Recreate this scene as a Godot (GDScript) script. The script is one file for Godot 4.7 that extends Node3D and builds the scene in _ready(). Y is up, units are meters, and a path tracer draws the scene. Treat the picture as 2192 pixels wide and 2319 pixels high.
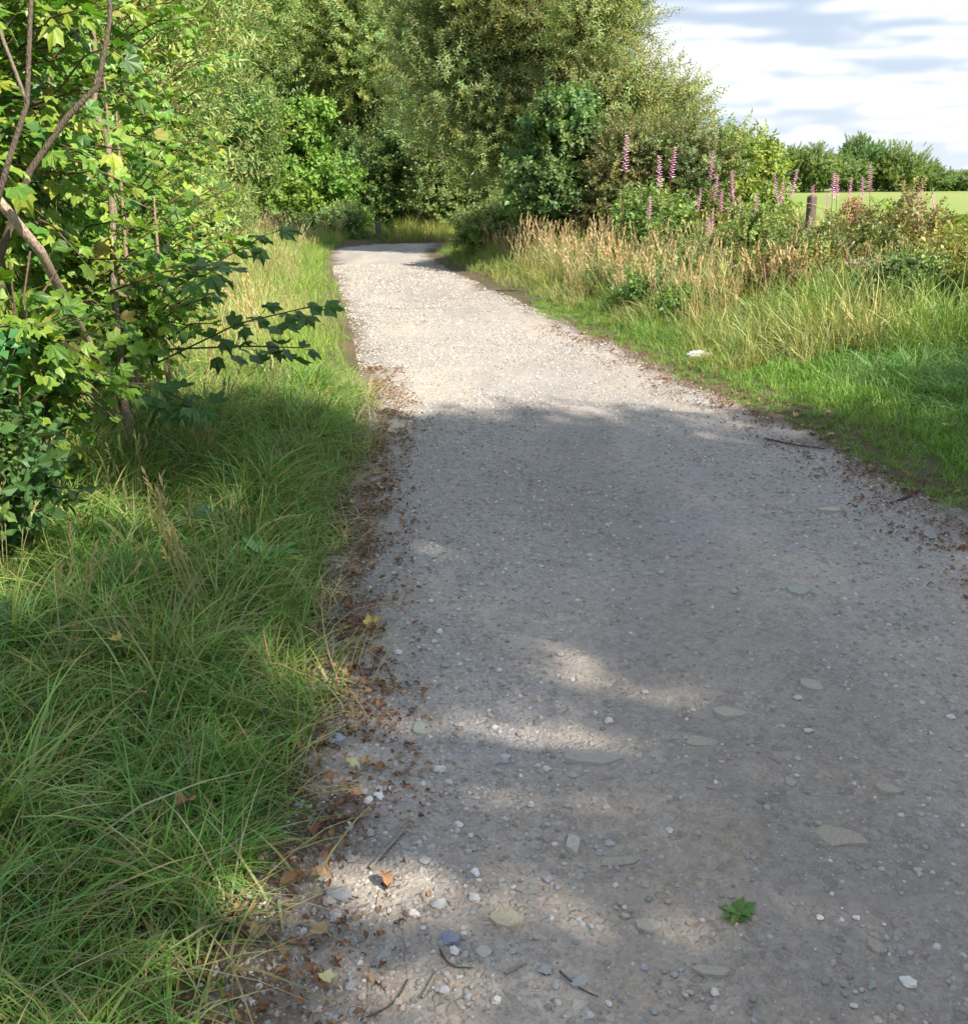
extends Node3D
# A country lane between hedges. Units are metres; the camera stands at the origin's column and looks towards -z.

var rng := RandomNumberGenerator.new()
var broad_noise := FastNoiseLite.new()
var fine_noise := FastNoiseLite.new()
var used_names := {}
var M := {}          # materials
var S := {}          # shared meshes

# left and right edge of the lane, pair by pair (x, z)
var lane_left := PackedVector2Array([Vector2(-0.6, 3), Vector2(-0.53, -1.4), Vector2(-0.45, -2.0), Vector2(-0.52, -2.7), Vector2(-0.6, -3.4), Vector2(-0.64, -4.3), Vector2(-0.72, -5.7), Vector2(-0.82, -6.8), Vector2(-1.04, -8.3), Vector2(-1.33, -10.1), Vector2(-1.8, -12.8), Vector2(-2.12, -14.5), Vector2(-2.63, -17.5), Vector2(-3.15, -20.5), Vector2(-3.35, -22.2), Vector2(-3.2, -23.4), Vector2(-2.5, -24.2), Vector2(-1.2, -24.6), Vector2(2.0, -24.9), Vector2(7.0, -26.0)])
var lane_right := PackedVector2Array([Vector2(2.3, 3), Vector2(2.2, -1.4), Vector2(2.22, -2.0), Vector2(2.25, -2.7), Vector2(2.26, -3.4), Vector2(2.24, -4.3), Vector2(2.08, -5.7), Vector2(1.76, -6.8), Vector2(1.44, -8.3), Vector2(1.06, -10.1), Vector2(0.36, -12.8), Vector2(-0.06, -14.5), Vector2(-0.71, -17.5), Vector2(-1.15, -20.5), Vector2(-1.2, -21.6), Vector2(-1.1, -22.1), Vector2(-0.7, -22.4), Vector2(0.2, -22.6), Vector2(2.6, -22.8), Vector2(7.5, -23.6)])
var lane_outline := PackedVector2Array()


func _ready():
	rng.seed = 20240817
	# ---- camera, sky, sun, exposure
	var cam := Camera3D.new()
	cam.name = "camera"
	cam.position = Vector3(0, 1.5, 0)
	cam.rotation_degrees = Vector3(-19.1, 0, 0)
	cam.fov = 56.0
	cam.near = 0.05
	cam.far = 4000.0
	add_child(cam)
	cam.current = true
	var sun := DirectionalLight3D.new()
	sun.name = "sun"
	sun.light_energy = 1.25
	sun.light_color = Color(1.0, 0.955, 0.89)
	sun.light_angular_distance = 0.5
	sun.shadow_enabled = true
	add_child(sun)
	sun.look_at_from_position(Vector3(0.560, 0.682, 0.470) * 50.0, Vector3.ZERO)
	var env := Environment.new()
	env.background_mode = Environment.BG_SKY
	var sky := Sky.new()
	var panorama := PanoramaSkyMaterial.new()
	panorama.panorama = ImageTexture.create_from_image(sky_picture())
	sky.sky_material = panorama
	env.sky = sky
	env.background_energy_multiplier = 1.0
	env.tonemap_mode = Environment.TONE_MAPPER_LINEAR
	env.tonemap_exposure = 2.9
	env.sdfgi_enabled = true
	env.ssao_enabled = true
	env.ssil_enabled = true
	var world := WorldEnvironment.new()
	world.name = "world_environment"
	world.environment = env
	add_child(world)

	broad_noise.seed = 5
	broad_noise.frequency = 0.35
	broad_noise.fractal_octaves = 3
	fine_noise.seed = 9
	fine_noise.frequency = 2.6
	fine_noise.fractal_octaves = 3
	lane_outline = lane_left.duplicate()
	var back := lane_right.duplicate()
	back.reverse()
	lane_outline.append_array(back)

	make_materials()
	make_shared_meshes()
	# ---- the setting
	build_ground()
	build_lane()
	build_far_country()
	# ---- trees and hedges
	build_shade_trees()
	build_hedges()
	build_near_sycamore()
	build_verge_plants()
	# ---- grass
	build_grass()
	# ---- small things on the lane
	build_gravel()
	build_stones()
	build_litter()
	build_small_things()


# ------------------------------------------------------------------ helpers

func numbered(called: String) -> String:
	if not used_names.has(called):
		used_names[called] = 0
		return called
	used_names[called] += 1
	return "%s_%03d" % [called, used_names[called]]


func tag(o: Node3D, label := "", category := "", group := "", kind := "") -> Node3D:
	if label: o.set_meta("label", label)
	if category: o.set_meta("category", category)
	if group: o.set_meta("group", group)
	if kind: o.set_meta("kind", kind)
	return o


func base(called: String, at: Vector3, label := "", category := "", group := "") -> Node3D:
	var o := Node3D.new()
	o.name = numbered(called)
	o.position = at
	add_child(o, true)
	return tag(o, label, category, group)


func part(called: String, mesh: Mesh, material: Material, parent: Node3D = null) -> MeshInstance3D:
	var o := MeshInstance3D.new()
	o.mesh = mesh
	o.material_override = material
	o.name = numbered(called) if parent == null else called
	if parent == null: add_child(o, true)
	else: parent.add_child(o, true)
	return o


func copies(called: String, mesh: Mesh, material: Material, where: Array, tints: PackedColorArray, parent: Node3D = null) -> MultiMeshInstance3D:
	var mm := MultiMesh.new()
	mm.transform_format = MultiMesh.TRANSFORM_3D
	mm.use_colors = true
	mm.mesh = mesh
	mm.instance_count = where.size()
	for i in where.size():
		mm.set_instance_transform(i, where[i])
		mm.set_instance_color(i, tints[i])
	var o := MultiMeshInstance3D.new()
	o.multimesh = mm
	o.material_override = material
	o.name = numbered(called) if parent == null else called
	if parent == null: add_child(o, true)
	else: parent.add_child(o, true)
	return o


func shape(v: PackedVector3Array, c: PackedColorArray, n := PackedVector3Array()) -> ArrayMesh:
	var a := []
	a.resize(Mesh.ARRAY_MAX)
	a[Mesh.ARRAY_VERTEX] = v
	if c.size(): a[Mesh.ARRAY_COLOR] = c
	if n.size(): a[Mesh.ARRAY_NORMAL] = n
	var m := ArrayMesh.new()
	m.add_surface_from_arrays(Mesh.PRIMITIVE_TRIANGLES, a)
	return m


class Pieces:
	var v := PackedVector3Array()
	var c := PackedColorArray()
	var n := PackedVector3Array()
	func tri(a: Vector3, b: Vector3, d: Vector3, col: Color) -> void:
		v.append(a); v.append(b); v.append(d)
		c.append(col); c.append(col); c.append(col)
		var m := (d - a).cross(b - a).normalized()
		n.append(m); n.append(m); n.append(m)
	func tube(pts: Array, radii: Array, sides: int, col: Color) -> void:
		var rings := []
		var outs := []
		for i in pts.size():
			var t: Vector3 = (pts[mini(i + 1, pts.size() - 1)] - pts[maxi(i - 1, 0)]).normalized()
			var s := t.cross(Vector3(0.31, 0.2, 0.93)).normalized()
			var u := t.cross(s)
			var ring := []
			var out := []
			for k in sides + 1:
				var a := TAU * (k % sides) / sides
				var d := s * cos(a) + u * sin(a)
				ring.append(pts[i] + d * radii[i])
				out.append(d)
			rings.append(ring)
			outs.append(out)
		for i in pts.size() - 1:
			for k in sides:
				var q0: Vector3 = rings[i][k]
				var face: Vector3 = (rings[i + 1][k + 1] - q0).cross(rings[i][k + 1] - q0)
				var order := [[i, k], [i, k + 1], [i + 1, k + 1], [i, k], [i + 1, k + 1], [i + 1, k]]
				if face.dot(outs[i][k] + outs[i][k + 1]) < 0: order.reverse()
				for q in order:
					v.append(rings[q[0]][q[1]])
					n.append(outs[q[0]][q[1]])
					c.append(col)
		var e: int = pts.size() - 1
		for k in sides:
			tri(rings[e][k], rings[e][k + 1], pts[e], col)
	# an oval leaf folded along its midrib
	func leaf(at: Vector3, dir: Vector3, up: Vector3, length: float, width: float, fold: float, col: Color, rich: bool) -> void:
		var side := dir.cross(up).normalized()
		var nn := side.cross(dir).normalized()
		var tip := at + dir * length - nn * length * 0.12
		if not rich:
			var m := at + dir * length * 0.45
			tri(at, m + side * width * 0.5 + nn * fold * width, tip, col)
			tri(at, tip, m - side * width * 0.5 + nn * fold * width, col)
			return
		var mid := at + dir * length * 0.5
		for s in [-1.0, 1.0]:
			var p1: Vector3 = at + dir * length * 0.25 + side * s * width * 0.42 + nn * fold * width
			var p2: Vector3 = at + dir * length * 0.62 + side * s * width * 0.45 + nn * fold * width
			tri(at, p1, mid, col)
			tri(mid, p1, p2, col)
			tri(mid, p2, tip, col)
	func mesh() -> ArrayMesh:
		var a := []
		a.resize(Mesh.ARRAY_MAX)
		a[Mesh.ARRAY_VERTEX] = v
		a[Mesh.ARRAY_COLOR] = c
		a[Mesh.ARRAY_NORMAL] = n
		var m := ArrayMesh.new()
		m.add_surface_from_arrays(Mesh.PRIMITIVE_TRIANGLES, a)
		return m


func rnd(a: float, b: float) -> float:
	return rng.randf_range(a, b)


func unit() -> Vector3:
	var y := rnd(-1, 1)
	var a := rnd(0, TAU)
	var r := sqrt(1 - y * y)
	return Vector3(r * cos(a), y, r * sin(a))


func upright(y: Vector3, turn: float) -> Basis:
	var x := y.cross(Vector3(0.13, 0.21, 0.97)).normalized()
	var b := Basis(x, y, x.cross(y))
	return b * Basis(Vector3.UP, turn)


func mixed(c: Color, spread: float) -> Color:
	var k := rnd(1.0 - spread, 1.0 + spread)
	var warm := rnd(-spread, spread) * 0.7
	return Color(c.r * k * (1 + warm), c.g * k, c.b * k * (1 - warm * 0.5))


func edge(line: PackedVector2Array, z: float) -> float:
	for i in range(1, 15):
		if z >= line[i].y:
			var t := (z - line[i].y) / (line[i - 1].y - line[i].y)
			return lerpf(line[i].x, line[i - 1].x, clampf(t, 0, 1))
	return line[14].x


# metres outside the lane's edge; negative on the lane
func off_lane(x: float, z: float) -> float:
	if z > -20.5:
		return maxf(edge(lane_left, z) - x, x - edge(lane_right, z))
	var p := Vector2(x, z)
	var d := 99.0
	for line in [lane_left, lane_right]:
		for i in range(11, line.size() - 1):
			d = minf(d, p.distance_to(Geometry2D.get_closest_point_to_segment(p, line[i], line[i + 1])))
	return -d if Geometry2D.is_point_in_polygon(p, lane_outline) else d


func lane_height(x: float, z: float) -> float:
	return broad_noise.get_noise_2d(x * 2.0, z * 2.0) * 0.03 + fine_noise.get_noise_2d(x * 1.6, z * 1.6) * 0.006


func ground_height(x: float, z: float) -> float:
	var far := smoothstep(20.0, 60.0, absf(x) + absf(z) * 0.5)
	var d := off_lane(x, z) if absf(x) < 20 and z > -40 and z < 6 else 12.0
	var h := lane_height(x, z) * (1.0 - far)
	if d < 0:
		return h - 0.035 * smoothstep(0.0, 0.25, -d)
	var left := x < 0.0 and z > -24
	h += smoothstep(0.0, 0.5, d) * 0.045
	h += smoothstep(0.4, 2.6, d) * (0.2 if left else 0.12) * (1.0 - far)
	h += broad_noise.get_noise_2d(x * 1.3 + 40, z * 1.3) * 0.10 * smoothstep(0.1, 1.5, d) * (1.0 - far)
	return h


# ------------------------------------------------------------------ sky and materials

func sky_picture() -> Image:
	var w := 1536
	var h := 768
	var big := FastNoiseLite.new()
	big.seed = 31
	big.frequency = 0.9
	big.fractal_octaves = 5
	var small := FastNoiseLite.new()
	small.seed = 77
	small.frequency = 3.2
	small.fractal_octaves = 4
	var im := Image.create(w, h, false, Image.FORMAT_RGBF)
	for j in h:
		var up := PI * (0.5 - (j + 0.5) / h)
		if up < -0.02:
			im.fill_rect(Rect2i(0, j, w, h - j), Color(0.42, 0.45, 0.42))
			break
		var y := maxf(sin(up), 0.0)
		var flat := 1.0 / (y + 0.16)
		var blue := Color(0.19, 0.235, 0.295).lerp(Color(0.15, 0.21, 0.32), pow(y, 0.6))
		blue = blue.lerp(Color(0.30, 0.325, 0.35), exp(-y * 9.0))
		for i in w:
			var a := TAU * ((i + 0.5) / w - 0.5)
			var px := sin(a) * cos(up) * flat
			var pz := -cos(a) * cos(up) * flat
			# bands of cloud drawn out across the view
			var q := 0.8 * big.get_noise_2d(px * 0.45 + pz * 0.2, pz * 1.6 - px * 0.25) + 0.95 * small.get_noise_2d(px * 0.45, pz * 2.1 - px * 0.3)
			var k := smoothstep(-0.20, 0.38, q)
			var white := 0.50 - 0.08 * smoothstep(0.3, 0.7, q)
			im.set_pixel(i, j, blue.lerp(Color(white * 0.985, white * 0.99, white), k * 0.9))
	return im


func seamless(kind: int, frequency: float, size: int, seed_: int, back := -1) -> PackedByteArray:
	var f := FastNoiseLite.new()
	f.seed = seed_
	f.noise_type = kind
	f.frequency = frequency
	f.fractal_octaves = 4
	if back >= 0:
		f.fractal_type = FastNoiseLite.FRACTAL_NONE
		f.cellular_return_type = back
		f.cellular_jitter = 1.0
	var im := f.get_seamless_image(size, size, false, false, 0.12)
	im.convert(Image.FORMAT_L8)
	return im.get_data()


func plain(called: String, c: Color, rough := 0.9, vertex := false) -> StandardMaterial3D:
	var m := StandardMaterial3D.new()
	m.albedo_color = Color.WHITE if vertex else c.linear_to_srgb()
	m.vertex_color_use_as_albedo = vertex
	m.roughness = rough
	m.metallic_specular = 0.4
	m.cull_mode = BaseMaterial3D.CULL_DISABLED
	m.resource_name = called
	M[called] = m
	return m


func leafy(called: String, rough: float, through: float, tint := Color(0.75, 1.0, 0.35)) -> void:
	var m := plain(called, Color.WHITE, rough, true)
	m.backlight_enabled = true
	m.backlight = Color(tint.r * through, tint.g * through, tint.b * through).linear_to_srgb()
	m.metallic_specular = 0.5


func make_materials() -> void:
	leafy("leaves", 0.5, 0.85)
	leafy("grass", 0.55, 0.6)
	leafy("dry", 0.8, 0.5, Color(1.0, 0.85, 0.5))
	leafy("petals", 0.7, 0.7, Color(1.0, 0.6, 0.9))
	plain("stone", Color.WHITE, 0.85, true)
	plain("bark", Color.WHITE, 0.9, true)
	# bark relief
	var bark: StandardMaterial3D = M.bark
	var size := 256
	var rough := seamless(FastNoiseLite.TYPE_SIMPLEX_SMOOTH, 0.05, size, 4)
	var im := Image.create(size, size, false, Image.FORMAT_RGB8)
	for j in size:
		for i in size:
			var k: float = 0.55 + 0.45 * rough[j * size + i] / 255.0
			im.set_pixel(i, j, Color(k, k * 0.98, k * 0.95))
	bark.albedo_texture = ImageTexture.create_from_image(im)
	bark.uv1_triplanar = true
	bark.uv1_world_triplanar = true
	bark.uv1_scale = Vector3(9, 3, 9)
	bark.heightmap_enabled = true
	bark.heightmap_texture = bark.albedo_texture
	bark.heightmap_scale = 1.2
	# sycamore leaf tones (each leaf of the near tree is an object of its own)
	var tones := [Color(0.15, 0.32, 0.05), Color(0.20, 0.38, 0.05), Color(0.27, 0.42, 0.06), Color(0.09, 0.20, 0.045), Color(0.37, 0.46, 0.07), Color(0.46, 0.40, 0.10)]
	var veins := Image.create(256, 256, false, Image.FORMAT_RGB8)
	var mottle := seamless(FastNoiseLite.TYPE_SIMPLEX_SMOOTH, 0.05, 256, 21)
	for j in 256:
		for i in 256:
			var q := Vector2((i / 256.0 - 0.5) / 0.7, (j / 256.0 - 0.1) / 0.7)
			var near := 9.0
			for turn in [0.0, 0.62, -0.62, 1.35, -1.35]:
				var tip := Vector2(sin(turn), cos(turn)) * 0.8
				near = minf(near, q.distance_to(Geometry2D.get_closest_point_to_segment(q, Vector2(0, 0.02), tip)))
			var side := absf(fposmod(q.y * 9.0 - absf(q.x) * 7.0, 1.0) - 0.5)
			var k: float = 0.68 + 0.16 * mottle[j * 256 + i] / 255.0
			k = lerpf(0.98, k, smoothstep(0.004, 0.022, near))
			k = maxf(k, lerpf(0.86, 0.0, smoothstep(0.03, 0.07, side)))
			if mottle[j * 256 + i] > 214: veins.set_pixel(i, j, Color(k * 0.85, k * 0.68, k * 0.5))
			else: veins.set_pixel(i, j, Color(k, k, k))
	var vein_print := ImageTexture.create_from_image(veins)
	leafy("sycamore_rest", 0.45, 0.8)
	var leaf_kinds := [M.sycamore_rest]
	for k in tones.size():
		var m := plain("sycamore_%d" % k, tones[k] * 1.4, 0.45)
		m.set_meta("tone", tones[k] * 1.4)
		m.backlight_enabled = true
		m.backlight = Color(0.72, 0.95, 0.25).linear_to_srgb()
		m.metallic_specular = 0.5
		leaf_kinds.append(m)
	for m in leaf_kinds:
		m.albedo_texture = vein_print
		m.uv1_triplanar = true
		m.uv1_scale = Vector3(0.7, 0.7, 0.7)
		m.uv1_offset = Vector3(0.5, 0.5, 0.1)
	var browns := [Color(0.20, 0.10, 0.055), Color(0.27, 0.155, 0.08), Color(0.13, 0.07, 0.045), Color(0.36, 0.25, 0.13), Color(0.46, 0.34, 0.09), Color(0.5, 0.47, 0.24)]
	for k in browns.size():
		plain("fallen_%d" % k, browns[k], 0.75)
	# packed gravel of the lane
	size = 1024
	var chips := seamless(FastNoiseLite.TYPE_CELLULAR, 0.045, size, 11, FastNoiseLite.RETURN_CELL_VALUE)
	var gaps := seamless(FastNoiseLite.TYPE_CELLULAR, 0.045, size, 11, FastNoiseLite.RETURN_DISTANCE2_SUB)
	var grit := seamless(FastNoiseLite.TYPE_CELLULAR, 0.16, size, 12, FastNoiseLite.RETURN_CELL_VALUE)
	var dust := seamless(FastNoiseLite.TYPE_SIMPLEX_SMOOTH, 0.02, size, 13)
	var cover := seamless(FastNoiseLite.TYPE_SIMPLEX_SMOOTH, 0.008, size, 14)
	var face := Image.create(size, size, false, Image.FORMAT_RGB8)
	var relief := Image.create(size, size, false, Image.FORMAT_RGB8)
	for j in size:
		for i in size:
			var at: int = j * size + i
			var chip := chips[at] / 255.0
			var gr := grit[at] / 255.0
			var du := dust[at] / 255.0
			var show: float = smoothstep(0.35, 0.62, cover[at] / 255.0) * smoothstep(0.05, 0.25, gaps[at] / 255.0)
			var fine := 0.62 + 0.16 * (gr - 0.5) + 0.2 * (du - 0.5)
			var stone := 0.46 + 0.34 * chip
			var k := lerpf(fine, stone, show * 0.75)
			var warm := (lerpf(gr, chip, show) * 7.0)
			warm = (warm - floorf(warm) - 0.5) * 0.06
			var c := Color(k * (1 + warm), k, k * (1 - warm)).linear_to_srgb()
			face.set_pixel(i, j, c)
			var hgt: float = 0.3 + 0.25 * gr + 0.15 * du + show * 0.35 * smoothstep(0.0, 0.4, gaps[at] / 255.0)
			relief.set_pixel(i, j, Color(hgt, hgt, hgt))
	var lane := plain("lane", Color.WHITE, 0.95, true)
	lane.albedo_texture = ImageTexture.create_from_image(face)
	lane.heightmap_enabled = true
	lane.heightmap_texture = ImageTexture.create_from_image(relief)
	lane.heightmap_scale = 1.0
	lane.uv1_triplanar = true
	lane.uv1_world_triplanar = true
	lane.uv1_scale = Vector3(0.83, 0.83, 0.83)
	lane.metallic_specular = 0.25
	# soil below the grass
	var soil := plain("soil", Color.WHITE, 1.0, true)
	soil.albedo_texture = lane.albedo_texture
	soil.uv1_triplanar = true
	soil.uv1_world_triplanar = true
	soil.uv1_scale = Vector3(0.7, 0.7, 0.7)
	var slab_stone := plain("slab", Color.WHITE, 0.9, true)
	slab_stone.albedo_texture = lane.albedo_texture
	slab_stone.uv1_triplanar = true
	slab_stone.uv1_world_triplanar = true
	slab_stone.uv1_scale = Vector3(4.5, 4.5, 4.5)
	slab_stone.heightmap_enabled = true
	slab_stone.heightmap_texture = lane.heightmap_texture
	slab_stone.heightmap_scale = 0.15
	var bag := plain("plastic", Color(0.52, 0.55, 0.57), 0.4)
	bag.backlight_enabled = true
	bag.backlight = Color(0.6, 0.6, 0.6)


# ------------------------------------------------------------------ shared meshes

func sprig(n: int, length: float, leaf_length: float, leaf_width: float, droop: float, rich: bool, twig := 0.004) -> ArrayMesh:
	var p := Pieces.new()
	var bend := Vector3(rnd(-0.15, 0.15), 1, rnd(-0.15, 0.15))
	p.tube([Vector3.ZERO, bend * length * 0.5, bend * length * 0.9 + Vector3(rnd(-0.05, 0.05), 0, 0)], [twig, twig * 0.7, twig * 0.4], 3, Color(0.9, 0.42, 0.9))
	for i in n:
		var t := (i + 0.6) / n
		var a := i * 2.4 + rnd(-0.4, 0.4)
		var out := Vector3(cos(a), 0, sin(a))
		var dir := (out + Vector3.UP * rnd(0.2, 0.9) * (0.5 + t) - Vector3.UP * droop).normalized()
		if i == n - 1: dir = (Vector3.UP + out * 0.3).normalized()
		var up := (Vector3.UP * 0.8 - out * 0.3 + unit() * 0.55).normalized()
		var k := rnd(0.62, 1.0)
		var col := Color(k * rnd(0.8, 1.0), k, k * rnd(0.75, 1.0))
		p.leaf(bend * length * t * 0.9, dir, up, leaf_length * rnd(0.7, 1.15), leaf_width * rnd(0.8, 1.15), rnd(0.05, 0.22), col, rich)
	return p.mesh()


func blade(p: Pieces, at: Vector3, a: float, length: float, lean: float, width: float, segments: int, col: Color) -> void:
	var out := Vector3(cos(a), 0, sin(a))
	var side := Vector3(-sin(a), 0, cos(a)).rotated(Vector3.UP, rnd(-0.9, 0.9))
	var last_l := at - side * width * 0.5
	var last_r := at + side * width * 0.5
	for i in range(1, segments + 1):
		var t := float(i) / segments
		var rise := length * (t - lean * 0.62 * t * t)
		var c := at + Vector3.UP * rise + out * length * lean * (0.35 * t + 0.6 * t * t)
		if i == segments:
			p.tri(last_l, last_r, c, col)
			return
		var w := width * 0.5 * (1.0 - 0.75 * t * t)
		var l := c - side * w
		var r := c + side * w
		p.tri(last_l, last_r, r, col)
		p.tri(last_l, r, l, col)
		last_l = l
		last_r = r


func tuft(n: int, length: float, spread: float, width: float, lean_low: float, lean_high: float, segments: int, straw: float) -> ArrayMesh:
	var p := Pieces.new()
	for i in n:
		var a := rnd(0, TAU)
		var r := spread * sqrt(rng.randf())
		var b := rnd(0, TAU)
		var k := rnd(0.55, 1.0)
		var col := Color(k * rnd(0.75, 1.0), k, k * rnd(0.6, 1.0))
		if rng.randf() < straw: col = Color(1.0, 0.62, 0.95)
		blade(p, Vector3(cos(b) * r, -0.02, sin(b) * r), a, length * rnd(0.5, 1.1), rnd(lean_low, lean_high), width * rnd(0.7, 1.3), segments, col)
	return p.mesh()


# tall flowering grass: thin stalks with narrow seed heads
func stalks(n: int, length: float, spread: float) -> ArrayMesh:
	var p := Pieces.new()
	for i in n:
		var a := rnd(0, TAU)
		var b := rnd(0, TAU)
		var r := spread * sqrt(rng.randf())
		var at := Vector3(cos(b) * r, 0, sin(b) * r)
		var out := Vector3(cos(a), 0, sin(a)) * rnd(0.05, 0.35)
		var l := length * rnd(0.7, 1.1)
		var k := rnd(0.7, 1.0)
		var col := Color(k, k * 0.92, k * 0.9)
		var mid := at + Vector3.UP * l * 0.5 + out * l * 0.25
		var top := at + Vector3.UP * l * 0.9 + out * l * 0.9
		p.tube([at, mid, top], [0.0022, 0.0018, 0.001], 3, col)
		var d := (top - mid).normalized()
		for j in 7:
			p.leaf(mid.lerp(top, 0.62 + 0.055 * j), (d + unit() * 0.35).normalized(), unit(), 0.045, 0.012, 0.0, col, false)
		if i % 2 == 0:
			blade(p, at, rnd(0, TAU), l * 0.6, rnd(0.5, 0.9), 0.006, 4, col)
	return p.mesh()


func maple_leaf(curl: float, seed_: int) -> ArrayMesh:
	var r0 := RandomNumberGenerator.new()
	r0.seed = seed_
	# angle from the tip's axis in degrees, radius: five lobes
	var half := [[0, 1.0], [8, 0.88], [15, 0.78], [25, 0.68], [36, 0.80], [46, 0.92], [55, 0.82], [66, 0.66], [78, 0.62], [95, 0.58], [108, 0.62], [118, 0.48], [150, 0.34], [172, 0.20]]
	var pts := []
	for q in half: pts.append([q[0], q[1] * r0.randf_range(0.9, 1.08)])
	for i in range(half.size() - 1, 0, -1): pts.append([-half[i][0], half[i][1] * r0.randf_range(0.9, 1.08)])
	var centre := Vector3(0, 0, 0.36)
	var p := PackedVector3Array()
	for q in pts:
		var a := deg_to_rad(q[0])
		var x: float = sin(a) * q[1] * 0.62
		var z: float = cos(a) * q[1] * 0.62 + 0.36
		var y := -curl * (x * x * 1.2 + (z - 0.36) * (z - 0.36) * 0.8) + absf(x) * 0.16 + r0.randf_range(-0.03, 0.03) * (1 + curl)
		p.append(Vector3(x, y, z))
	var v := PackedVector3Array()
	for i in p.size():
		v.append(centre); v.append(p[i]); v.append(p[(i + 1) % p.size()])
	# petiole
	v.append(centre); v.append(p[half.size() - 1]); v.append(Vector3(0.01, -0.03, -0.40))
	var n := PackedVector3Array()
	for i in range(0, v.size(), 3):
		var m := (v[i + 2] - v[i]).cross(v[i + 1] - v[i]).normalized()
		for k in 3: n.append(m)
	var white := PackedColorArray()
	white.resize(v.size())
	white.fill(Color.WHITE)
	return shape(v, white, n)


func pebble_mesh(seed_: int, flat: float, detail: int) -> ArrayMesh:
	var r0 := RandomNumberGenerator.new()
	r0.seed = seed_
	var f := FastNoiseLite.new()
	f.seed = seed_
	f.frequency = 0.7
	var faces := []
	var o := [Vector3.UP, Vector3.RIGHT, Vector3.FORWARD, Vector3.LEFT, Vector3.BACK, Vector3.DOWN]
	for k in 4:
		faces.append([o[0], o[1 + k], o[1 + (k + 1) % 4]])
		faces.append([o[5], o[1 + (k + 1) % 4], o[1 + k]])
	for d in detail:
		var next := []
		for t in faces:
			var a: Vector3 = ((t[0] + t[1]) * 0.5).normalized()
			var b: Vector3 = ((t[1] + t[2]) * 0.5).normalized()
			var c: Vector3 = ((t[2] + t[0]) * 0.5).normalized()
			next.append_array([[t[0], a, c], [a, t[1], b], [c, b, t[2]], [a, b, c]])
		faces = next
	var s := Vector3(r0.randf_range(0.8, 1.25), flat, r0.randf_range(0.7, 1.0))
	var p := Pieces.new()
	for t in faces:
		var q := []
		for k in 3:
			var u: Vector3 = t[k]
			q.append(u * s * (1.0 + 0.55 * f.get_noise_3dv(u * 1.6)))
		p.tri(q[0], q[1], q[2], Color.WHITE)
	return p.mesh()


func make_shared_meshes() -> void:
	S.broad = []
	S.willow = []
	S.big = []
	S.small = []
	S.clump = []
	S.bramble = []
	for k in 4:
		S.broad.append(sprig(16, 0.36, 0.075, 0.046, 0.3, false))
		S.willow.append(sprig(26, 0.46, 0.085, 0.02, 0.35, false))
		S.big.append(sprig(14, 0.34, 0.105, 0.07, 0.55, true))
		S.small.append(sprig(24, 0.34, 0.045, 0.03, 0.2, false))
		S.clump.append(sprig(40, 0.5, 0.09, 0.06, 0.3, false))
		S.bramble.append(sprig(16, 0.34, 0.06, 0.042, 0.35, true))
	S.green_tuft = []
	S.short_tuft = []
	S.straw_tuft = []
	S.stalks = []
	S.thatch = []
	for k in 5:
		S.green_tuft.append(tuft(22, 0.36, 0.05, 0.006, 0.45, 1.25, 5, 0.06))
		S.short_tuft.append(tuft(18, 0.17, 0.06, 0.0055, 0.3, 1.0, 3, 0.06))
		S.straw_tuft.append(tuft(18, 0.5, 0.08, 0.006, 0.15, 0.9, 4, 0.0))
		S.thatch.append(tuft(9, 0.3, 0.1, 0.005, 1.1, 1.5, 4, 0.0))
		S.stalks.append(stalks(9, 0.75, 0.09))
	S.maple = []
	S.fallen = []
	for k in 4:
		S.maple.append(maple_leaf([0.15, 0.9, -0.5, 1.5][k], 40 + k))
		S.fallen.append(maple_leaf(rng.randf_range(0.6, 1.6) * (1 if k % 2 else -1), 60 + k))
	for k in 4:
		var o := Pieces.new()
		var rows := 5
		var last := []
		for i in rows + 1:
			var t := float(i) / rows
			var w := sin(PI * clampf(t * 0.94 + 0.03, 0, 1)) * rnd(0.26, 0.36)
			var y: float = sin(t * PI) * [0.25, -0.2, 0.4, 0.1][k]
			var row := [Vector3(-w, y + rnd(0.0, 0.2), t), Vector3(rnd(-0.03, 0.03), y - 0.05, t), Vector3(w, y + rnd(0.0, 0.25), t)]
			if i:
				for q in 2:
					o.tri(last[q], row[q], last[q + 1], Color.WHITE)
					o.tri(last[q + 1], row[q], row[q + 1], Color.WHITE)
			last = row
		S.fallen.append(o.mesh())
	S.pebble = []
	S.chip = []
	for k in 6:
		S.pebble.append(pebble_mesh(200 + k, rnd(0.45, 0.75), 2))
		S.chip.append(pebble_mesh(300 + k, rnd(0.5, 0.85), 1))


# ------------------------------------------------------------------ ground, lane, far country

func steps(marks: Array) -> PackedFloat32Array:
	# marks: [from, to, step] spans one after the other
	var a := PackedFloat32Array()
	for m in marks:
		var n := maxi(1, int(round(absf(m[1] - m[0]) / m[2])))
		for i in n: a.append(lerpf(m[0], m[1], float(i) / n))
	a.append(marks[-1][1])
	return a


func sheet(xs: PackedFloat32Array, zs: PackedFloat32Array, height: Callable, colour: Callable) -> ArrayMesh:
	var v := PackedVector3Array()
	var c := PackedColorArray()
	var idx := PackedInt32Array()
	for z in zs:
		for x in xs:
			v.append(Vector3(x, height.call(x, z), z))
			c.append(colour.call(x, z))
	var w := xs.size()
	for j in zs.size() - 1:
		for i in w - 1:
			var a := j * w + i
			idx.append_array([a, a + 1, a + w + 1, a, a + w + 1, a + w])
	return indexed(v, c, idx)


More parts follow.
